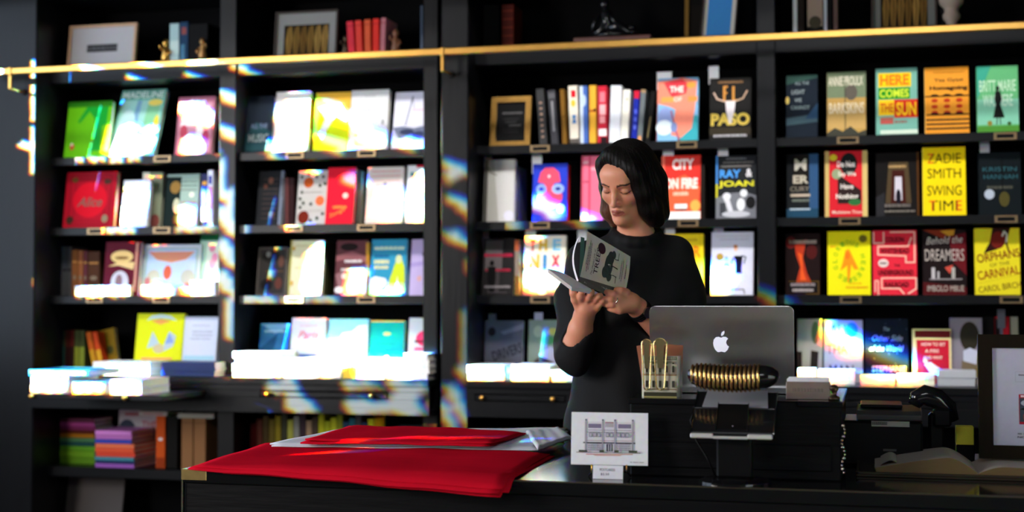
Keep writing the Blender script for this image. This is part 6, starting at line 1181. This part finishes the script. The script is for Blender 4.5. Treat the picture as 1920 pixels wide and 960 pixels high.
# cowl collar
RING = []
for k in range(16):
    a0, a1 = k * math.pi / 8, (k + 1) * math.pi / 8
    f = lambda t: np.array((.022 + .062 * math.cos(t), .018 + .066 * math.sin(t), 1.466 + .026 * math.sin(t) + .004 * math.cos(t)))
    RING.append((f(a0), f(a1)))
# left-picture sleeve: bell hanging from the forearm
cl.cone(shL, LP(1081, 560, -.02), .050, .058, .03).cone(LP(1081, 560, -.02), LP(1071, 640, -.06), .055, .050, .03).cone(LP(1071, 640, -.06), LP(1064, 672, -.07), .046, .030, .03)
cl.cone(LP(1100, 500, .0), LP(1082, 640, -.07), .05, .040, .03)
cl.cone(elL, elL * .62 + wrL * .38, .056, .048, .02)
# right-picture sleeve
cl.cone(shR, LP(1274, 560, .0), .056, .064, .03).cone(LP(1274, 560, .0), LP(1276, 640, -.03), .066, .072, .03)
cl.cone(LP(1270, 520, -.0), LP(1245, 600, -.06), .060, .045, .03).cone(elR, elR * .55 + wrR * .45, .055, .042, .02).cone(LP(1250, 640, -.03), LP(1235, 720, .02), .07, .08, .05)
# neck opening
cl.cone((.02, 0, 1.53), (.016, -.02, 1.455), .050, .042, .012, 's').cone(nk0 + (0, -.01, .0), nk1, .046, .056, .012, 's')
for a0, a1 in RING: cl.cone(a0, a1, .0125, .0125, .010)
# sleeve mouths
cl.cone(elL * .75 + wrL * .25, wrL, .032, .043, .006, 's').cone(elR * .65 + wrR * .35, wrR, .030, .040, .006, 's')
X_, Y_, Z_ = cl.xs[:, None, None], cl.ys[None, :, None], cl.zs[None, None, :]
cl.d += (.0045 * np.sin(X_ * 55 + np.sin(Z_ * 7) * 2.2 + Y_ * 20) * np.clip((1.42 - Z_) * 5, 0, 1) + .003 * np.sin(Z_ * 38 + X_ * 30)).astype(np.float32)
V, Q = cl.mesh()
sdfobj('tunic', V, Q, mat('black_jersey', (.0045, .0045, .005, 1), .8, noise=.2, bump=.2, scale=200, spec=.25), woman)
# watch, ring
ax = unit(elR - wrR); wc = wrR + ax * .012; e1 = unit(np.cross(ax, (0, 0, 1))); e2 = np.cross(ax, e1)
b = MB()
for off in (-.007, 0, .007): b.tube([tuple(wc + ax * off + (e1 * math.cos(t) + e2 * math.sin(t)) * .0285) for t in [k * math.pi / 12 for k in range(24)]], .0042, 8, closed=True)
wt = b.build('wristwatch', M_BLK, woman, smooth=True)
fcd = unit(np.array((0, -1, .25)) - ax * np.dot((0, -1, .25), ax)); c0 = wc + fcd * .031
def disc(c, n, r, h, nm, m, par):
    p0 = Vector(tuple(c)); p1 = Vector(tuple(c + n * h)); MB().tube([p0, p1], r, 24).build(nm, m, par, smooth=False)
disc(c0, fcd, .0155, .006, 'watch_face', mat('watch_silver', (.45, .45, .45, 1), .25, 1), wt)
rp0, rp1 = LP(1158, 565, -.194), LP(1146, 561, -.203); ra = unit(rp1 - rp0); rc = rp0 * .6 + rp1 * .4; r1 = unit(np.cross(ra, (0, 0, 1))); r2 = np.cross(ra, r1)
MB().tube([tuple(rc + (r1 * math.cos(t) + r2 * math.sin(t)) * .0112) for t in [k * math.pi / 12 for k in range(24)]], .0015, 8, closed=True).build('ring', mat('ring_silver', (.8, .78, .75, 1), .15, 1), woman, smooth=True)
# --- the open book in her hands
TL, TR_, BR, BL = [LP(*q) for q in ((1102, 434, -.245), (1182, 481, -.130), (1173, 545, -.150), (1088, 519, -.235))]
hb = thing('book', tuple(PM @ Vector(tuple(BL))), 0, 'open pale grey paperback with a drawn tree, held in the woman\'s hands', 'book')
hb.matrix_world = Matrix.Translation(PM @ Vector(tuple(BL))) @ Matrix.Rotation(YAW, 4, 'Z')
T = lambda p: tuple(np.array(p) - BL)
nrm = unit(np.cross(TR_ - BL, TL - BR)); nrm = nrm if nrm[1] < 0 else -nrm
def quadput(u, v, L, off=0):     # u along the spine, v away from it
    p = (BL * (1 - u) + BR * u) * (1 - v) + (TL * (1 - u) + TR_ * u) * v
    p = p + nrm * (.00025 * L + off + .004 * math.sin(v * math.pi)); return T(p)
m = MB(); m.asp = .68; n = 8
for lay_, off in ((0, 0), (1, -.0012)):
    for i in range(n):
        for j in range(n):
            m.add([quadput(i / n, j / n, 0, off), quadput((i + 1) / n, j / n, 0, off), quadput((i + 1) / n, (j + 1) / n, 0, off), quadput(i / n, (j + 1) / n, 0, off)], [(0, 1, 2, 3)], '#d8d0c0' if lay_ == 0 else '#d0ccc4')
tree = [('e', .42, .56, .13, .13, '#3c4240'), ('e', .30, .62, .10, .10, '#424846'), ('e', .36, .74, .08, .07, '#3c4240'), ('e', .62, .57, .12, .11, '#3c4240'), ('e', .70, .48, .10, .08, '#454b48'), ('e', .50, .66, .08, .07, '#464c4a'), ('l', [(.42, .50), (.46, .38), (.44, .24)], .012, '#34302c'), ('l', [(.62, .50), (.60, .38), (.63, .24)], .012, '#34302c'), ('l', [(.36, .24), (.72, .24)], .006, '#4a4a44')]
def rotq(o):   # artwork drawn with its up direction along -u (towards the left of the picture)
    return o
def cput(x, y, L): return quadput(1 - y, 1 - (1 - x) if False else x, L)
# cover artwork in reading frame: x across the cover (spine left = v), y up along -u
m2 = MB(); m2.asp = 1.45
art_ = [('t', 'The Hidden Life of', .42, .80, .6, .035, '#5a3038', 0, .0, 1), ('t', 'TREES', .47, .72, .62, .085, '#4a3038', 0, .01), ('e', .80, .66, .13, .085, '#3c1424'),
        ('e', .46, .47, .30, .09, '#33403c'), ('e', .30, .52, .15, .07, '#3a4642'), ('e', .68, .44, .17, .07, '#33403c'), ('e', .80, .38, .10, .045, '#3a4642'), ('e', .2, .42, .11, .05, '#3a4642'), ('l', [(.48, .46), (.5, .36), (.48, .27)], .014, '#2c2822'), ('l', [(.26, .44), (.28, .34), (.26, .27)], .010, '#2c2822'), ('l', [(.72, .42), (.70, .33), (.72, .27)], .010, '#2c2822'), ('l', [(.1, .27), (.9, .27)], .008, '#4a4a42'),
        ('n', .5, .92, .7, .012, '#6a6460'), ('n', .5, .89, .6, .012, '#6a6460'), ('n', .5, .20, .5, .012, '#6a6460'), ('n', .5, .16, .6, .012, '#6a6460'), ('n', .5, .09, .4, .014, '#5a5450'), ('n', .5, .95, .4, .012, '#6a6460')]
for o in art_: m2.art([o], lambda x, y, L: quadput(1 - y if False else 1 - (y), x, 2 + art_.index(o) * .5))
def spine_dir(): pass
m.v, m.f, m.c = m.v, m.f, m.c
k0 = len(m.v); m.v += m2.v; m.f += [tuple(i + k0 for i in f) for f in m2.f]; m.c += m2.c
m.build('front_cover', mat('held_cover', '#ffffff', .5, attr=True, noise=.04), hb)
# spine strip and the page block of the lower half
sd = np.array((-.012, -.012, -.016)); S0, S1 = BL + sd, BR + np.array((-.020, -.008, -.020))
S0 = LP(1083, 529, -.235); S1 = LP(1146, 557, -.178)
b = MB(); b.add([T(BL), T(BL + (BR - BL) * .86), T(S1), T(S0), T(BL + (0, .003, 0)), T(BL + (BR - BL) * .86 + (0, .003, 0)), T(S1 + (0, .003, 0)), T(S0 + (0, .003, 0))], [(0, 1, 2, 3), (4, 7, 6, 5), (0, 4, 5, 1), (1, 5, 6, 2), (2, 6, 7, 3), (3, 7, 4, 0)], '#56524e')
b.asp = .2; b.art([('n', .5, .5, .7, .35, '#a09a94')], lambda u, v, L: T(S0 * (1 - u) * (1 - v) + S1 * u * (1 - v) + BL * (1 - u) * v + (BL + (BR - BL) * .86) * u * v + np.array((0, -.0008 * L, 0))))
b.build('spine', _m['held_cover'], hb)
# rear half: pages lying towards the left, slightly curved
L0, L1 = LP(1027, 504, -.30), LP(1072, 538, -.29); Rg0, Rg1 = S0 + np.array((0, .004, .002)), S1 + np.array((-.01, .006, -.002))
b = MB(); n = 10; top = []; bot = []
for i in range(n + 1):
    t = i / n; z = .006 * math.sin(t * math.pi); top.append((T(Rg0 * (1 - t) + L0 * t + (0, 0, z)), T(Rg1 * (1 - t) + L1 * t + (0, 0, z)))); bot.append((T(Rg0 * (1 - t) + L0 * t + (0, .006, z - .010)), T(Rg1 * (1 - t) + L1 * t + (0, .006, z - .010))))
for i in range(n):
    b.add([top[i][0], top[i + 1][0], top[i + 1][1], top[i][1]], [(0, 1, 2, 3)]); b.add([bot[i][0], bot[i][1], bot[i + 1][1], bot[i + 1][0]], [(0, 1, 2, 3)])
    for q in (0, 1): b.add([top[i][q], bot[i][q], bot[i + 1][q], top[i + 1][q]], [(0, 1, 2, 3)])
b.add([top[n][0], top[n][1], bot[n][1], bot[n][0]], [(0, 1, 2, 3)]); b.build('page_block', mat('held_pages', '#f0edf0', .75, noise=.04), hb, smooth=True)
# inner pages standing behind the cover, one dark green leaf
b = MB(); A0, A1 = LP(1085, 527, -.225), LP(1089, 445, -.225); n = 10; vs = []
for j, dd in enumerate((0, .10)):
    for i in range(n + 1):
        t = i / n; p = A0 * (1 - t) + A1 * t + np.array((-.016 * math.sin(t * math.pi * .9), dd, 0)); vs.append(T(p))
for i in range(n): b.add([vs[i], vs[i + 1], vs[n + 2 + i], vs[n + 1 + i]], [(0, 1, 2, 3)])
G0, G1, G2, G3 = LP(1086, 518, -.228), LP(1095, 518, -.228), LP(1096, 446, -.228), LP(1089, 444, -.228)
for dx, in ((0,), (.002,)):
    pass
b.build('curled_pages', _m['held_pages'], hb, smooth=True)
MB().add([T(G0), T(G1), T(G2), T(G3), T(G0 + (0, .002, 0)), T(G1 + (0, .002, 0)), T(G2 + (0, .002, 0)), T(G3 + (0, .002, 0))], [(0, 1, 2, 3), (4, 7, 6, 5), (0, 4, 5, 1), (1, 5, 6, 2), (2, 6, 7, 3), (3, 7, 4, 0)]).build('endpaper', mat('dark_green_endpaper', '#0f3c34', .6), hb)
